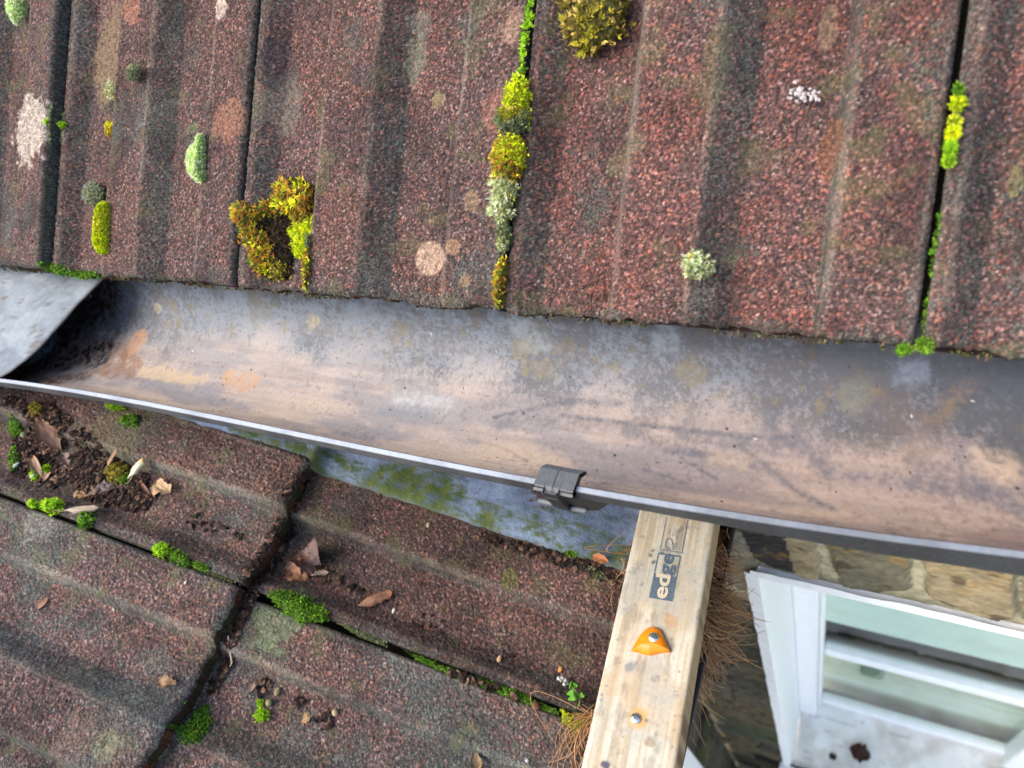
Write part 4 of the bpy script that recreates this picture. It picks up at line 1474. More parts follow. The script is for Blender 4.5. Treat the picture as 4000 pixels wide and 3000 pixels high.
cl = empty('moss_clump', tuple(up_world([up_px(1070, 880)[0]], [up_px(1070, 880)[1]], [0])[0]), 'large ragged yellow and brown moss clump beside the left joint of its tile', 'moss', 'moss growing on the tiles')
mb = MB()
for pl_, kd, hh, kw in [
    (c6([(570, 310), (640, 262), (700, 262), (770, 205), (800, 262), (870, 300), (920, 380), (955, 490), (920, 610), (840, 660), (700, 650), (600, 630), (530, 560)]), 'starry', .0085, dict(leaf=.0042, dens=1.3, rim=.22)),
    (c6([(235, 580), (300, 540), (380, 545), (520, 480), (590, 560), (520, 660), (430, 720), (340, 800), (250, 750), (270, 660)]), 'starry', .008, dict(leaf=.0036, dens=1.2, rim=.25)),
    (c6([(310, 830), (360, 760), (470, 800), (540, 960), (560, 1100), (540, 1260), (430, 1320), (350, 1180), (375, 1100), (325, 1000)]), 'starry', .008, dict(leaf=.0032, dens=1.2, rim=.25)),
    (c6([(650, 780), (760, 700), (850, 720), (960, 640), (1000, 780), (1035, 860), (950, 980), (920, 1080), (790, 1110), (700, 990), (690, 880)]), 'lime', .005, dict(leaf=.0018, dens=1.5, rim=.3)),
    (c6([(560, 1050), (640, 1150), (700, 1250), (640, 1350), (500, 1340), (520, 1200)]), 'olive', .006, dict(leaf=.0026, dens=.8, rim=.25)),
    (c6([(700, 600), (900, 560), (930, 660), (760, 720)]), 'olive', .006, dict(leaf=.003, dens=.9, rim=.3))]:
    moss_geom(mb, pl_, kd, hh, 'up', **kw)
mb.build('living_moss', M_MOSS, cl)
mb = MB()
moss_geom(mb, c6([(470, 620), (600, 590), (740, 640), (740, 860), (760, 1000), (700, 1240), (660, 1340), (500, 1340), (480, 1150), (430, 900), (350, 760)]), 'dead', .0055, 'up', leaf=.0026, dens=.6, rim=.25)
mb.build('dead_moss', M_SOIL, cl)
moss('narrow mixed green and brown moss strip just right of the large clump, reaching the eave', 'up', [(c6([(870, 1080), (930, 1000), (1000, 960), (1045, 1040), (1035, 1300), (1015, 1450), (950, 1480), (890, 1380), (850, 1260)]), 'starry', .007, dict(leaf=.0028)),
     (c6([(960, 900), (1040, 880), (1045, 1010), (980, 1010)]), 'dim', .006, dict(leaf=.002))])
moss('thin line of vivid green moss filling the top of the middle joint', 'up', [([(2070, 0), (2086, 0), (2078, 90), (2062, 180), (2052, 290), (2038, 288), (2050, 150), (2060, 60)], 'bright', .004, dict(leaf=.0034, sink=.007, dens=3, body=False))])
J3 = dict(sink=.002, dens=1.3)
moss('upper yellow green moss pad sitting in the middle joint, bright at its tip', 'up', [([(2030, 306), (2062, 318), (2074, 400), (2070, 480), (2010, 500), (1962, 480), (1985, 380), (2005, 340)], 'lime', .009, J3), ([(2072, 430), (2068, 500), (2040, 532), (1985, 528), (1960, 490), (1962, 430), (2000, 470)], 'dim', .0095, dict(dens=1.0, leaf=.002)), ([(1975, 440), (2070, 430), (2060, 480), (1980, 490)], 'olive', .0098, dict(leaf=.002, dens=.7, body=False))])
moss('second moss pad down the middle joint, yellow fading to brown', 'up', [([(1975, 536), (2040, 530), (2053, 570), (2052, 660), (1944, 670), (1958, 590)], 'lime', .009, dict(leaf=.0024, dens=.8)), ([(1965, 560), (2045, 550), (2052, 620), (2044, 700), (2010, 722), (1944, 706), (1946, 620)], 'starry', .009, dict(leaf=.0024, dens=1.1))])
moss('silver haired moss tuft hanging below the pads of the middle joint', 'up', [(ell(1984, 742, 48, 54), 'grey', .008, dict(hair=1, leaf=.0028)), (ell(1974, 825, 44, 52), 'grey', .008, dict(hair=1, leaf=.0028))])
moss('small grey green moss crust low in the middle joint', 'up', [(ell(1980, 930, 24, 60), 'dim', .004, dict(leaf=.002)), (ell(1980, 955, 16, 30), 'grey', .004, dict(leaf=.0018))])
moss('yellow olive moss strip at the bottom end of the middle joint', 'up', [([(1970, 1020), (1995, 1010), (1988, 1080), (1978, 1190), (1958, 1200), (1945, 1150), (1955, 1080)], 'starry', .006, dict(leaf=.0024))])
moss('big dark olive moss hummock cut by the top edge, right of the middle joint', 'up', [([(2185, -40), (2440, -40), (2420, 60), (2390, 130), (2340, 165), (2260, 190), (2215, 160), (2195, 90)], 'olive', .016, dict(leaf=.0042, dens=.9, spread=.8))])
moss('round silver haired moss tuft alone on the wide red tile', 'up', [(ell(2735, 1042, 56, 56, jit=.06), 'grey', .010, dict(hair=1, leaf=.0024, dens=1.6, rag=.02)), (ell(2735, 1040, 30, 30), 'pale', .0105, dict(leaf=.0018))])
moss('small lime moss rosette in the upper part of the right joint', 'up', [(ell(3740, 410, 18, 22), 'lime', .004, dict(leaf=.003, sink=.003)), (ell(3742, 362, 12, 20), 'green', .004, dict(sink=.002))])
moss('row of vivid lime moss tufts in the right joint below the rosette', 'up', [(ell(3728, 480, 9, 9), 'lime', .003, dict(leaf=.003, sink=.003)), (ell(3722, 528, 15, 16), 'lime', .003, dict(leaf=.003, sink=.003)), (ell(3713, 584, 12, 19), 'bright', .003, dict(leaf=.003, sink=.003)), (ell(3704, 636, 10, 10), 'bright', .003, dict(leaf=.003, sink=.003))])
moss('dark green moss lining the lower half of the right joint', 'up', [([(3662, 850), (3690, 800), (3672, 900), (3650, 1020), (3645, 1160), (3628, 1160), (3640, 1000)], 'green', .002, dict(leaf=.0022, sink=.008, body=False, dens=2)), ([(3620, 1180), (3640, 1180), (3628, 1300), (3606, 1310)], 'green', .002, dict(leaf=.0022, sink=.007, body=False, dens=2))])
moss('green moss tuft at the eave end of the right joint', 'up', [(ell(3612, 1350, 24, 20), 'green', .003, dict(leaf=.003, sink=.004)), (ell(3530, 1366, 22, 14), 'green', .003, dict(leaf=.0024, sink=.004))])
moss('green moss mat hanging from the eave at the leftmost joint, over the lead flap', 'up', [([(200, 1030), (240, 1020), (262, 1046), (330, 1058), (345, 1078), (290, 1088), (240, 1078), (212, 1058)], 'green', .007, dict(leaf=.0024, dens=1.3, sink=.006))])
moss('dark blackish moss plugging the leftmost joint', 'up', [([(222, 436), (246, 432), (256, 520), (250, 584), (228, 572), (222, 500)], 'dim', .003, dict(leaf=.0026, sink=.010, body=False)), (ell(238, 488, 16, 8), 'bright', .004, dict(leaf=.0024, sink=.007, body=False))])

LM = dict(group='moss growing on the lower roof')
moss('large bright green moss cushion in the joint of the lower tiles, right of the step', 'low', [([(1035, 2322), (1065, 2298), (1120, 2302), (1180, 2322), (1235, 2355), (1268, 2385), (1278, 2420), (1220, 2425), (1160, 2428), (1120, 2395), (1075, 2360)], 'green', .012, dict(leaf=.0022, dens=1.3))], **LM)
moss('lime green moss blob in the lower roof joint, left of the step', 'low', [(ell(648, 2158, 32, 24), 'bright', .009, dict(leaf=.003))], **LM)
moss('spreading green moss patch in the lower joint beside the lime blob', 'low', [([(675, 2165), (715, 2162), (750, 2185), (762, 2215), (720, 2225), (690, 2200)], 'green', .007, dict(leaf=.0024)), (ell(800, 2222, 40, 12, rot=.35), 'green', .002, dict(leaf=.002))], **LM)
moss('round olive moss cushion in the leaf litter beside the yellow curled leaf', 'low', [(ell(438, 1832, 46, 40), 'olive', .012, dict(leaf=.0022, dens=1.3)), (ell(462, 1850, 28, 22), 'green', .010, dict(leaf=.0022))], **LM)
moss('vivid green leafy moss tuft at the left end of the lower joint', 'low', [(ell(205, 1975, 42, 30), 'bright', .009, dict(leaf=.0036))], **LM)
moss('green moss tuft next to the pale curled leaf', 'low', [(ell(340, 2034, 28, 34), 'green', .009, dict(leaf=.0028))], **LM)
moss('deep green moss filling the step between the lower tiles at bottom', 'low', [([(748, 2730), (786, 2735), (784, 2830), (770, 2905), (690, 2930), (668, 2880), (700, 2800)], 'green', .006, dict(leaf=.002, dens=1.1, sink=.004))], **LM)
moss('dull moss crumbs below the deep green patch at the bottom edge', 'low', [([(640, 3000), (660, 2940), (740, 2930), (755, 2980), (730, 3010)], 'dim', .004, dict(leaf=.002, sink=.004))], **LM)
moss('tiny bright moss tuft among the round seed pods', 'low', [(ell(992, 2785, 26, 20), 'bright', .006, dict(leaf=.003)), (ell(985, 2735, 8, 12), 'bright', .003)], **LM)
moss('yellow green moss plug in the lower joint touching the timber', 'low', [([(2185, 2775), (2240, 2790), (2300, 2815), (2290, 2850), (2240, 2862), (2205, 2830)], 'lime', .007, dict(leaf=.0026))], **LM)
moss('thin dark moss filling the lower joint left of the step', 'low', [([(370, 2040), (395, 2040), (600, 2130), (930, 2270), (925, 2292), (620, 2160), (380, 2062)], 'dim', .002, dict(leaf=.0018, sink=.007))], **LM)
moss('dark moss lining the long lower joint left of the timber', 'low', [([(1290, 2410), (1340, 2430), (1500, 2490), (1500, 2520), (1380, 2470)], 'dim', .002, dict(leaf=.0018, sink=.005)), ([(1580, 2540), (1760, 2610), (2000, 2690), (2180, 2775), (2180, 2800), (1990, 2720), (1760, 2640)], 'green', .003, dict(leaf=.0018, sink=.004))], **LM)
moss('green moss tuft under the gutter at the corner of the lead strip', 'low', [(ell(512, 1648, 34, 22), 'green', .007, dict(leaf=.003))], **LM)
moss('small green moss smear right under the gutter lip, left of the lead', 'low', [(ell(455, 1592, 40, 12, rot=.2), 'bright', .004, dict(leaf=.0026))], **LM)
moss('dark olive moss hump under the gutter near the left edge', 'low', [(ell(128, 1592, 28, 26), 'olive', .008, dict(leaf=.0024))], **LM)
moss('upper deep green moss lump at the left edge of the lower roof', 'low', [(ell(16, 1640, 26, 40), 'green', .009, dict(leaf=.0026))], **LM)
moss('lower deep green moss lump at the left edge beside the white petals', 'low', [(ell(8, 1765, 22, 50), 'green', .009, dict(leaf=.0026))], **LM)
moss('small moss tuft behind the brown boat shaped leaf', 'low', [(ell(96, 1825, 18, 26), 'bright', .006, dict(leaf=.0026)), (ell(145, 1808, 14, 12), 'bright', .006, dict(leaf=.003))], **LM)
moss('tiny moss spot left of the vivid leafy tuft at the end of the lower joint', 'low', [(ell(125, 1965, 20, 18), 'bright', .004)], **LM)
moss('small moss tuft with debris at the lower corner of the lead strip', 'low', [(ell(2228, 2168, 26, 18), 'green', .005), (ell(2330, 2250, 60, 18, rot=.5), 'dim', .004)], **LM)

# crumbs of moss and grit along the eave edge of the upper tiles
mb = MB()
for i in range(1500):
    x = rng.uniform(-.75, .42)
    if -.66 < x < -.53 and rng.random() < .3: continue
    if vn(x, 0, .022, 77) < .42: continue
    hh = -.012 + rng.random() * .010 + profile((x / TW) % 1.0) - TOP - .003
    p = up_world([x], [-.0012 + rng.normal(0, .0012)], [hh])[0]
    col = [(88, 70, 52), (84, 92, 48), (118, 84, 62), (66, 60, 52), (110, 116, 66), (132, 120, 96)][rng.integers(0, 6)]
    mb.blob(p, rng.uniform(.0004, .0014), srgb(*col), seed=i, lump=.4, nu=5, nv=4)
tag(mb.build('eave_crumbs', M_SOIL), 'line of dark moss crumbs and grit along the lower edge of the upper tiles', 'debris', None, 'stuff')

# ------------------------------------------------------------------ white grit on the wide tile
mb = MB()
for i in range(34):
    a = rng.random() < .5
    px = (3105 if a else 3160) + rng.normal(0, 22)
    py = (345 if a else 350) + rng.normal(0, 13)
    q = up_px(px, py)
    mb.blob(up_world([q[0]], [q[1]], up_surf(q[0], q[1]) + .0012)[0], rng.uniform(.0007, .0018), srgb(206, 198, 196), seed=i, lump=.5, nu=6, nv=5)
tag(mb.build('white_grit', M_SOIL), 'cluster of white grit grains on the wide red brown tile', 'grit', None, 'stuff')

# ------------------------------------------------------------------ leaf litter on the lower roof
def litter(poly_px, n, name, label, size=(.0009, .0036), pal=None):
    mb = MB()
    pal = pal or [(52, 40, 36), (66, 50, 44), (40, 33, 31), (84, 64, 54), (104, 80, 66), (58, 52, 48), (128, 100, 84)]
    for pl_, cnt in poly_px:
        poly = np.array([low_px(a, b) for a, b in pl_])
        lo_, hi_ = poly.min(0), poly.max(0)
        k = 0
        while k < cnt:
            q = lo_ + rng.random(2) * (hi_ - lo_)
            if not inside([q], poly)[0]: continue
            if fbm(np.array([q[0]]), np.array([q[1]]), .03, 33, 2)[0] < .34: k += 1; continue
            k += 1
            r_ = rng.uniform(*size)
            base = low_world([q[0]], [q[1]], low_surf(q[0], q[1]) + r_ * .5 + rng.random() * .0015)[0]
            col = srgb(*pal[rng.integers(0, len(pal))]) * rng.uniform(.8, 1.2)
            if rng.random() < .5:
                mb.blob(base, r_, col, (1, .7 + .6 * rng.random(), .6), seed=k, lump=.5, nu=6, nv=4)
            else:                                            # flake
                N_ = LN + rng.normal(0, .45, 3)
                N_ /= np.linalg.norm(N_)
                a_ = np.cross(N_, rng.normal(0, 1, 3))
                a_ /= np.linalg.norm(a_)
                b_ = np.cross(N_, a_)
                m = 6
                an = np.arange(m) / m * 2 * np.pi
                rr_ = r_ * 1.5 * (.6 + .7 * rng.random(m))
                Vf = base + (np.cos(an) * rr_)[:, None] * a_ + (np.sin(an) * rr_ * .6)[:, None] * b_ + (rng.normal(0, .12, m) * r_)[:, None] * N_
                mb.add(np.concatenate([[base + N_ * r_ * .15], Vf]), [[0, 1 + i, 1 + (i + 1) % m] for i in range(m)], col)
    return tag(mb.build(name, M_SOIL), label, 'debris', None, 'stuff')


litter([([(0, 1540), (200, 1560), (300, 1660), (420, 1760), (560, 1850), (700, 1960), (560, 1990), (380, 1960), (180, 1880), (0, 1830)], 2400),
        ([(560, 1880), (760, 1990), (960, 2100), (900, 2110), (700, 2030), (560, 1960)], 110),
        ([(1000, 2640), (1180, 2720), (1300, 2800), (1250, 2850), (1080, 2780), (960, 2700)], 120),
        ([(1130, 2030), (1200, 1860), (1150, 1900), (980, 2200), (960, 2290), (1020, 2260)], 420),
        ([(960, 2290), (1000, 2310), (880, 2560), (800, 2700), (760, 2700), (900, 2420)], 330),
        ([(1250, 2170), (1330, 2230), (1700, 2400), (2300, 2640), (2200, 2640), (1600, 2430), (1250, 2260)], 70),
        ([(2050, 2620), (2250, 2640), (2250, 2750), (2080, 2680)], 90),
        ([(1850, 2080), (2200, 2170), (2420, 2240), (2400, 2290), (2150, 2200), (1850, 2100)], 520),
        ([(1750, 2610), (2180, 2770), (2180, 2800), (1750, 2640)], 160)], 0,
       'leaf_mould', 'dark brown crumbled leaf mould scattered in the pans of the lower roof')
# reddish grit on the lead strip under the bracket
litter([([(2210, 2080), (2280, 2010), (2310, 2090), (2260, 2160), (2350, 2220), (2300, 2210), (2230, 2130)], 330)], 0, 'red_grit',
       'reddish brown grit heap on the lead strip below the bracket', (.0008, .0022), [(104, 66, 52), (124, 80, 64), (86, 56, 46), (140, 96, 78)])


# ------------------------------------------------------------------ single leaves, seeds, shells
def leaf(label, p0, p1, width, col, curl=.6, bend=.0, seed=0, plane='low', lift=.002, name='dry_leaf', stalk=True, shape='leaf', tilt=0.0, notch=0.0, cat='leaf', roll=0.0, col2=None, group='fallen leaves on the lower roof'):
    """leaf from p0 (stalk end) to p1 (tip) in photo pixels; width in metres; curl rolls the sides up"""
    if plane == 'low':
        a, b = [low_world([q[0]], [q[1]], [low_surf(q[0], q[1]) + lift])[0] for q in (low_px(*p0), low_px(*p1))]
        N_ = LN
    elif plane == 'gut':
        a, b = [gut_inner(np.array(q[0]), np.array(q[1])) + np.array([0, 0, lift]) for q in (g_at(*p0), g_at(*p1))]
        N_ = np.array([0, 0, 1.0])
    else:
        a, b = [hit(*p, SN, SD + lift) for p in (p0, p1)]
        N_ = SN
    d = b - a
    L = np.linalg.norm(d)
    d /= L
    s = np.cross(N_, d)
    s /= np.linalg.norm(s)
    N2 = np.cross(d, s)
    nu, nv = 22, 13
    t = np.linspace(0, 1, nu)
    w = np.linspace(-1, 1, nv)
    if shape == 'leaf': prof = np.sin(np.pi * np.clip(t, .02, .98)) ** .7 * (1 - .25 * t)
    elif shape == 'strip': prof = np.clip(np.minimum(t, 1 - t) * 9, .25, 1)
    else: prof = np.clip(np.minimum(t * 3, (1 - t) * 8), .1, 1)
    prof = prof * (1 + notch * (vn(t, t * 0, .09, seed + 1) - .5) * 2)
    T_, W_ = np.meshgrid(t, w, indexing='ij')
    half = width * .62 * prof[:, None]
    ang = W_ * curl * 1.6
    wob = (fbm(T_ * .05, W_ * .02, .02, seed + 3, 3) - .5)
    if curl > .05:
        rad = half / max(curl * 1.6, .1)
        sx_, nz = rad * np.sin(ang), rad * (1 - np.cos(ang))
    else:
        sx_, nz = half * W_, 0 * W_
    if shape == 'tongue': nz = -nz
    nz = nz + bend * L * np.sin(np.pi * T_) + wob * width * .35 + tilt * W_ * half
    rt = roll * (T_ - .5)
    sx2, nz2 = sx_ * np.cos(rt) - nz * np.sin(rt), sx_ * np.sin(rt) + nz * np.cos(rt)
    nz2 = nz2 - nz2.min()
    P = a + T_[..., None] * d * L + sx2[..., None] * s + nz2[..., None] * N2
    vein = 1 - .25 * np.exp(-(W_ / .08) ** 2) - .10 * (np.abs(((np.abs(W_) * .6 + T_) * 6) % 1 - .5) < .08)
    c0 = srgb(*col)
    cc_ = np.broadcast_to(c0, P.shape) * (vein * (.95 + .4 * fbm(T_ * .05, W_ * .02, .012, seed + 5, 3)))[..., None]
    if col2: cc_ = mix(cc_, np.broadcast_to(srgb(*col2), P.shape), sstep(.75, 1.0, T_))
    m = MB()
    m.add(P.reshape(-1, 3), gridfaces(nu, nv), np.clip(cc_, 0, 1).reshape(-1, 3))
    under = P - N2 * .0004
    m.add(under.reshape(-1, 3), gridfaces(nu, nv)[:, ::-1], np.clip(cc_ * .9, 0, 1).reshape(-1, 3))
    if stalk:
        q = np.array([a + d * L * .1 + N2 * .001, a - d * L * .12 + N2 * .001, a - d * L * .3 + s * L * .06 + N2 * .0006])
        m.tube(q, .00045, c0 * .6, 5)
    return tag(m.build(name, M_LEAF, None, True), label, cat, group)


leaf('brown folded leaf with a dark midrib, in the litter under the gutter', (205, 1735), (140, 1630), .022, (148, 112, 90), .55, .1, 1, lift=.004, notch=.3, tilt=.3)
leaf('boat shaped tan leaf standing near the left edge', (130, 1835), (92, 1755), .014, (172, 138, 112), .9, .1, 2, lift=.004, col2=(196, 140, 90))
leaf('small tan leaf scrap below the boat shaped leaf', (128, 1855), (158, 1815), .008, (170, 130, 104), .3, .05, 3, stalk=False, shape='strip')
leaf('thin brown leaf fragment lying right of the boat shaped leaf', (150, 1855), (212, 1840), .007, (132, 100, 80), .5, .05, 4, stalk=False, notch=.5)
leaf('pinkish brown ragged leaf in the litter right of the folded leaf', (215, 1750), (240, 1805), .013, (128, 104, 92), .5, .1, 5, notch=.6)
leaf('straw coloured stick of leaf leaning on the olive moss cushion', (410, 1808), (466, 1765), .004, (160, 124, 90), .3, 0, 6, lift=.011, stalk=False, shape='strip', name='leaf_stick')
leaf('cream yellow curled leaf with an orange tip, on the lower roof', (500, 1858), (580, 1800), .013, (250, 238, 190), 1.3, .1, 7, lift=.006, col2=(222, 152, 50), shape='tongue')
leaf('dark brown curved pod shaped leaf below the yellow curl', (530, 1870), (578, 1932), .009, (122, 84, 66), 1.0, .15, 8, stalk=False)
leaf('tan leaf scrap left of the pair below the yellow curl', (575, 1915), (618, 1888), .010, (196, 154, 122), .25, .05, 9, lift=.004, stalk=False, shape='strip')
leaf('sandy leaf scrap right of the pair below the yellow curl', (598, 1872), (655, 1915), .011, (196, 164, 122), .35, .08, 10, lift=.005, stalk=False, notch=.3, shape='strip')
leaf('torn ochre leaf fragment in the litter above the pale curl', (258, 1912), (315, 1918), .009, (164, 126, 84), .3, .05, 11, notch=.9, stalk=False)
leaf('second torn leaf fragment, greyer, right of the ochre fragment', (318, 1912), (360, 1900), .008, (128, 100, 80), .3, .05, 12, notch=.9, stalk=False)
leaf('grey brown flat leaf in the litter below the olive moss', (350, 1885), (424, 1890), .016, (104, 88, 84), .2, .05, 13, notch=.5)
leaf('long pale pinkish curled leaf at the left end of the lower joint', (262, 2002), (380, 1984), .011, (222, 196, 168), 1.1, .04, 14, lift=.006, shape='tongue', roll=.6)
cr = empty('crumpled_leaf', tuple(low_world([low_px(1185, 2180)[0]], [low_px(1185, 2180)[1]], [0])[0]), 'large crumpled brown dead leaf on the lower roof right of the step', 'leaf', 'fallen leaves on the lower roof')
for i, (p0_, p1_, w_, cl_, cu_, ti_, ro_) in enumerate([((1110, 2175), (1150, 2240), .030, (168, 124, 96), .8, .5, .5), ((1150, 2130), (1200, 2230), .034, (124, 96, 84), .9, -.6, -.8), ((1180, 2120), (1240, 2190), .034, (116, 94, 88), .8, .6, .6), ((1265, 2214), (1190, 2228), .010, (190, 164, 146), 1.0, .2, .4), ((1120, 2215), (1180, 2245), .022, (176, 130, 96), .6, -.4, .2)]):
    o = leaf(None, p0_, p1_, w_, cl_, cu_, .12, 60 + i, lift=.003 + .002 * (i % 3), stalk=False, tilt=ti_, roll=ro_, notch=.4, name='leaf_lobe', cat=None, group=None)
    o.parent = cr
    o.matrix_parent_inverse = Matrix.Translation(-Vector(cr.location))
leaf('tan rolled leaf on the lower roof between crumpled leaf and timber', (1385, 2355), (1520, 2300), .015, (150, 108, 84), .9, .05, 15, lift=.003, shape='tongue', notch=.3, stalk=False, col2=(170, 112, 78))
leaf('small reddish leaf on the lower left tile', (112, 2368), (160, 2325), .007, (158, 112, 90), .3, .05, 16, lift=.002)
leaf('small tan dead leaf on the tile just left of the step', (615, 2658), (690, 2670), .013, (150, 116, 84), .7, .1, 17, lift=.003, notch=.4, stalk=False)
leaf('orange brown leaf chip at the lower end of the lead strip', (2312, 2185), (2372, 2212), .010, (196, 126, 84), .3, .05, 18, lift=.010, stalk=False, notch=.3)
leaf('brown withered leaf at the bottom edge of the roof', (1860, 3000), (1858, 2930), .014, (132, 108, 78), .8, .2, 19, lift=.004, notch=.4)
leaf('pale shrivelled leaf beside the round seed pods', (1150, 2815), (1195, 2785), .010, (164, 132, 92), .6, .1, 20, lift=.003, notch=.5, stalk=False)
leaf('dark withered leaf above the round seed pods', (945, 2690), (970, 2640), .009, (130, 106, 90), .7, .2, 21, lift=.003, notch=.5)
leaf('large dried leaf deep in the shaded end of the gutter under the lead flap', (130, 1400), (185, 1300), .024, (86, 68, 54), .5, .1, 22, plane='gut', lift=.004, stalk=False, group='fallen leaves in the gutter')
leaf('two toned brown dead leaf on the white window sill', (3320, 2920), (3400, 2960), .058, (74, 42, 30), .6, .15, 23, plane='sill', lift=.005, notch=.4, group='leaves on the window sill')
leaf('small dark leaf crumb left of the dead leaf on the sill', (3238, 2948), (3268, 2962), .022, (66, 44, 34), .5, .1, 24, plane='sill', lift=.003, notch=.5, stalk=False, group='leaves on the window sill')


def pebble(label, px, py, r, col, name, cat, squash=(1, 1, 1), plane='low', group=None, h=.0):
    q = low_px(px, py) if plane == 'low' else up_px(px, py)
    f, s_ = (low_world, low_surf) if plane == 'low' else (up_world, up_surf)
    m = MB()
    m.blob(f([q[0]], [q[1]], s_(q[0], q[1]) + r * .7 + h)[0], r, srgb(*col), squash, seed=int(px), lump=.06, nu=14, nv=10)
    return tag(m.build(name, M_SOIL, None, True), label, cat, group)


pebble('round beige berry in the litter by the left edge', 50, 1668, .0042, (150, 144, 112), 'berry', 'berry')
g_ = 'round seed pods on the lower tile'
pebble('small beige seed pod above the tiny moss tuft', 1022, 2735, .0036, (158, 150, 112), 'seed_pod', 'seed pod', group=g_)
pebble('elongated beige seed pod topmost of the three', 1056, 2690, .0032, (150, 136, 104), 'seed_pod', 'seed pod', (1, 1.5, 1), group=g_)
pebble('pale round seed pod farthest right of the three', 1290, 2776, .0036, (186, 170, 130), 'seed_pod', 'seed pod', group=g_)
s_ = 'pale seeds scattered over the lower roof'
pebble('white seed on the tile left of the step, above the lower joint corner', 745, 2286, .0016, (206, 204, 190), 'seed', 'seed', (1, 1.5, .8), group=s_)
pebble('beige seed on the tile below the middle of the lead strip', 1672, 2048, .0022, (176, 160, 132), 'seed', 'seed', (1, 1.5, .8), group=s_)
pebble('white seed right beside the tan rolled leaf', 1525, 2368, .0020, (204, 198, 184), 'seed', 'seed', (1, 1.6, .8), group=s_)
pebble('tan seed in the pan halfway to the plant', 1948, 2567, .0024, (196, 160, 120), 'seed', 'seed', (1, 1.8, .8), group=s_)
pebble('orange seed just above the white headed plant', 2190, 2607, .0024, (214, 156, 92), 'seed', 'seed', (1, 1.3, .8), group=s_)
pebble('lilac white seed at the bottom edge right of the withered leaf', 2060, 2972, .0020, (196, 194, 206), 'seed', 'seed', group=s_)
pebble('cream seed on the bottom left tile', 428, 2373, .0018, (214, 206, 178), 'seed', 'seed', group=s_)
pebble('brown clay crumb lodged in the lower joint near the moss plug', 2095, 2762, .0044, (112, 78, 62), 'clay_crumb', 'crumb')
pebble('dark burr of grit on the lead flap', 252, 1147, .0022, (96, 78, 68), 'grit_burr', 'grit', plane='up', h=-.028)

# twig in the step and white petals
mb = MB()
q = np.array([low_px(885, 2480), low_px(878, 2530), low_px(876, 2575), low_px(868, 2590)])
mb.tube(low_world(q[:, 0], q[:, 1], low_surf(q[:, 0], q[:, 1]) + .006), [.0008, .001, .001, .0005], srgb(176, 164, 136), 6)
tag(mb.build('twig', M_NEEDLE, None, True), 'thin pale twig in the step between the lower tiles', 'twig')
for (a, b, c_, d_, lb) in ((8, 1803, 36, 1782, 'white curled petal at the left edge of the lower roof, under the moss lump'), (84, 1846, 104, 1828, 'small white petal beside the boat shaped leaf')):
    mb = MB()
    A_, B_ = low_px(a, b), low_px(c_, d_)
    q = np.array([A_, (A_ + B_) / 2, B_])
    mb.tube(low_world(q[:, 0], q[:, 1], low_surf(q[:, 0], q[:, 1]) + .005), [.0006, .0026, .0008], srgb(206, 214, 208), 8)
    tag(mb.build('petal', M_LEAF, None, True), lb, 'petal', 'white petals on the lower roof')

# ------------------------------------------------------------------ small plant with a white seed head
pq = low_px(2258, 2770)
pb = low_world([pq[0]], [pq[1]], [low_surf(pq[0], pq[1])])[0]
plant = empty('weed_plant', tuple(pb), 'small green weed with a white seed head growing by the timber', 'plant')


def plant_pt(px, py, h):
    return hit(px, py, LN, LD + h)


stem = np.array([plant_pt(2258, 2768, 0), plant_pt(2266, 2740, .012), plant_pt(2262, 2718, .022), plant_pt(2248, 2696, .03), plant_pt(2225, 2674, .036), plant_pt(2205, 2660, .04)])
mb = MB()
mb.tube(stem, [.0012, .0011, .001, .001, .0012, .001], srgb(140, 160, 90), 7)
mb.build('stem', M_PLANT, plant, True)
for (p, h0, q, h1, w_) in (((2262, 2722), .022, (2218, 2733), .016, .006), ((2256, 2708), .026, (2213, 2712), .020, .006), ((2264, 2726), .020, (2284, 2708), .024, .005),
                           ((2240, 2690), .032, (2252, 2668), .040, .005), ((2236, 2684), .034, (2222, 2676), .040, .008)):
    a_, b_ = plant_pt(*p, h0), plant_pt(*q, h1)
    d = b_ - a_
    s = np.cross(d, LN)
    s /= np.linalg.norm(s)
    t = np.linspace(0, 1, 10)
    wv = np.sin(np.pi * np.clip(t, .03, .97)) ** .8 * w_ / 2
    cen_ = a_ + t[:, None] * d + (np.sin(np.pi * t) * .007)[:, None] * LN
    V = np.stack([cen_ - s * wv[:, None], cen_ - LN * .0006, cen_ + s * wv[:, None]], 1)
    mb = MB()
    mb.add(V.reshape(-1, 3), gridfaces(10, 3), srgb(96, 158, 40))
    mb.build('leaf', M_PLANT, plant, True)
mb = MB()
for i in range(16):
    k = rng.random()
    p = plant_pt(2215 - 28 * k + rng.normal(0, 4), 2668 - 22 * k + rng.normal(0, 4), .040 + .006 * k + rng.normal(0, .001))
    mb.blob(p, .0018, srgb(*[(206, 200, 188), (176, 164, 148), (224, 222, 214)][i % 3]), seed=i, lump=.3)
mb.build('seed_head', M_SOIL, plant, True)

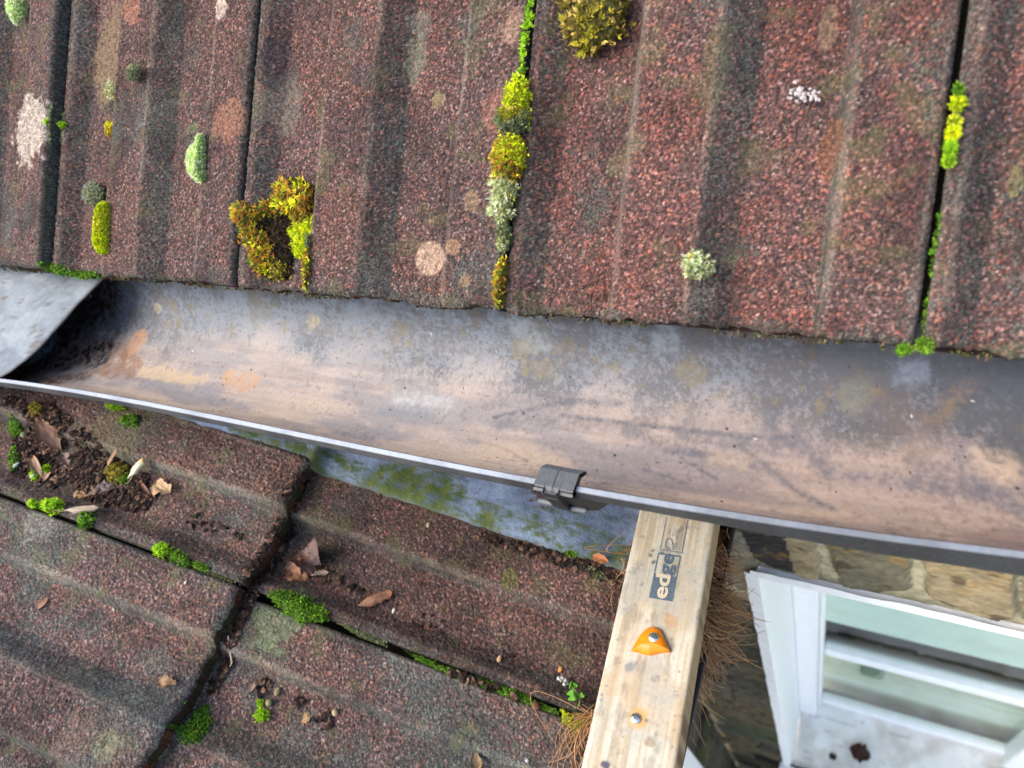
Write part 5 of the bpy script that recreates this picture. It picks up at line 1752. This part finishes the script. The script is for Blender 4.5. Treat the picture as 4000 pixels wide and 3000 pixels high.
# ------------------------------------------------------------------ pine needles
def needles(label, items, name='pine_needles'):
    mb = MB()
    for (p0_, p1_, h0, h1, n, s0, s1, bow) in items:
        for i in range(n):
            a = hit(p0_[0] + rng.normal(0, s0), p0_[1] + rng.normal(0, s0), LN, LD + h0 + rng.normal(0, .006))
            b = hit(p1_[0] + rng.normal(0, s1), p1_[1] + rng.normal(0, s1), LN, LD + h1 + rng.normal(0, .008))
            t = np.linspace(0, 1, 9)[:, None]
            side = np.cross(b - a, LN)
            bo = rng.normal(bow, abs(bow) * .8 + .07)
            b = a + (b - a) * rng.uniform(.35, 1.0)
            P = a + (b - a) * t + side * bo * np.sin(np.pi * t) + LN * np.sin(np.pi * t) * rng.normal(.004, .004)
            col = srgb(*[(170, 128, 84), (146, 106, 70), (188, 148, 102), (116, 84, 58), (158, 122, 88)][rng.integers(0, 5)])
            mb.tube(P, np.linspace(.00055, .00025, 9), col, 4)
    return tag(mb.build(name, M_NEEDLE, None, True), label, 'pine needles', None, 'stuff')


needles('tuft of tan pine needles sticking out from under the left side of the timber', [
    ((2330, 2800), (2200, 3040), .010, .010, 46, 14, 46, .12), ((2310, 2830), (2290, 3050), .012, .012, 26, 12, 30, -.12),
    ((2330, 2790), (2110, 2925), .012, .006, 2, 4, 6, .02), ((2300, 2860), (2130, 2990), .012, .006, 2, 4, 6, .02), ((2270, 2750), (2330, 2810), .012, .012, 3, 4, 6, .15),
    ((2440, 2140), (2470, 2060), .012, .02, 2, 5, 4, .5), ((2460, 2160), (2450, 2090), .014, .03, 3, 6, 8, -.7), ((2430, 2240), (2440, 2120), .012, .02, 3, 4, 8, .2),
    ((2440, 2260), (2330, 2420), .010, .006, 2, 6, 10, .05), ((2420, 2300), (2400, 2440), .010, .006, 2, 6, 6, .05), ((2430, 2180), (2405, 2280), .012, .01, 3, 6, 8, .1)])
needles('thick fringe of brown pine needles spilling over the gutter at the right of the timber', [
    ((2740, 2330), (2920, 2420), -.018, -.045, 180, 34, 50, .06), ((2730, 2430), (2880, 2560), -.018, -.06, 210, 26, 55, .06), ((2760, 2180), (2880, 2250), -.018, -.04, 150, 40, 46, .12),
    ((2720, 2500), (2800, 2660), -.018, -.07, 138, 26, 40, .05), ((2700, 2600), (2740, 2740), -.04, -.07, 45, 16, 36, .05), ((2690, 2680), (2740, 2780), -.04, -.06, 24, 14, 40, .05),
    ((2780, 2100), (2850, 2180), -.035, -.035, 39, 26, 34, .2), ((2750, 2280), (2960, 2330), -.03, -.04, 24, 30, 30, .05), ((2690, 2750), (2700, 2900), -.04, -.06, 15, 14, 26, .05),
    ((2760, 2240), (2800, 2420), -.04, -.05, 90, 40, 50, .1), ((2720, 2420), (2760, 2600), -.045, -.055, 75, 30, 36, .1)])
needles('clump of dark brown needles bedded in the dark gutter behind the timber', [
    ((2790, 2120), (2760, 2300), -.055, -.055, 120, 36, 50, .1), ((2760, 2300), (2720, 2500), -.055, -.055, 120, 34, 50, .1), ((2720, 2500), (2680, 2750), -.055, -.055, 90, 24, 40, .1)], 'needle_bed')
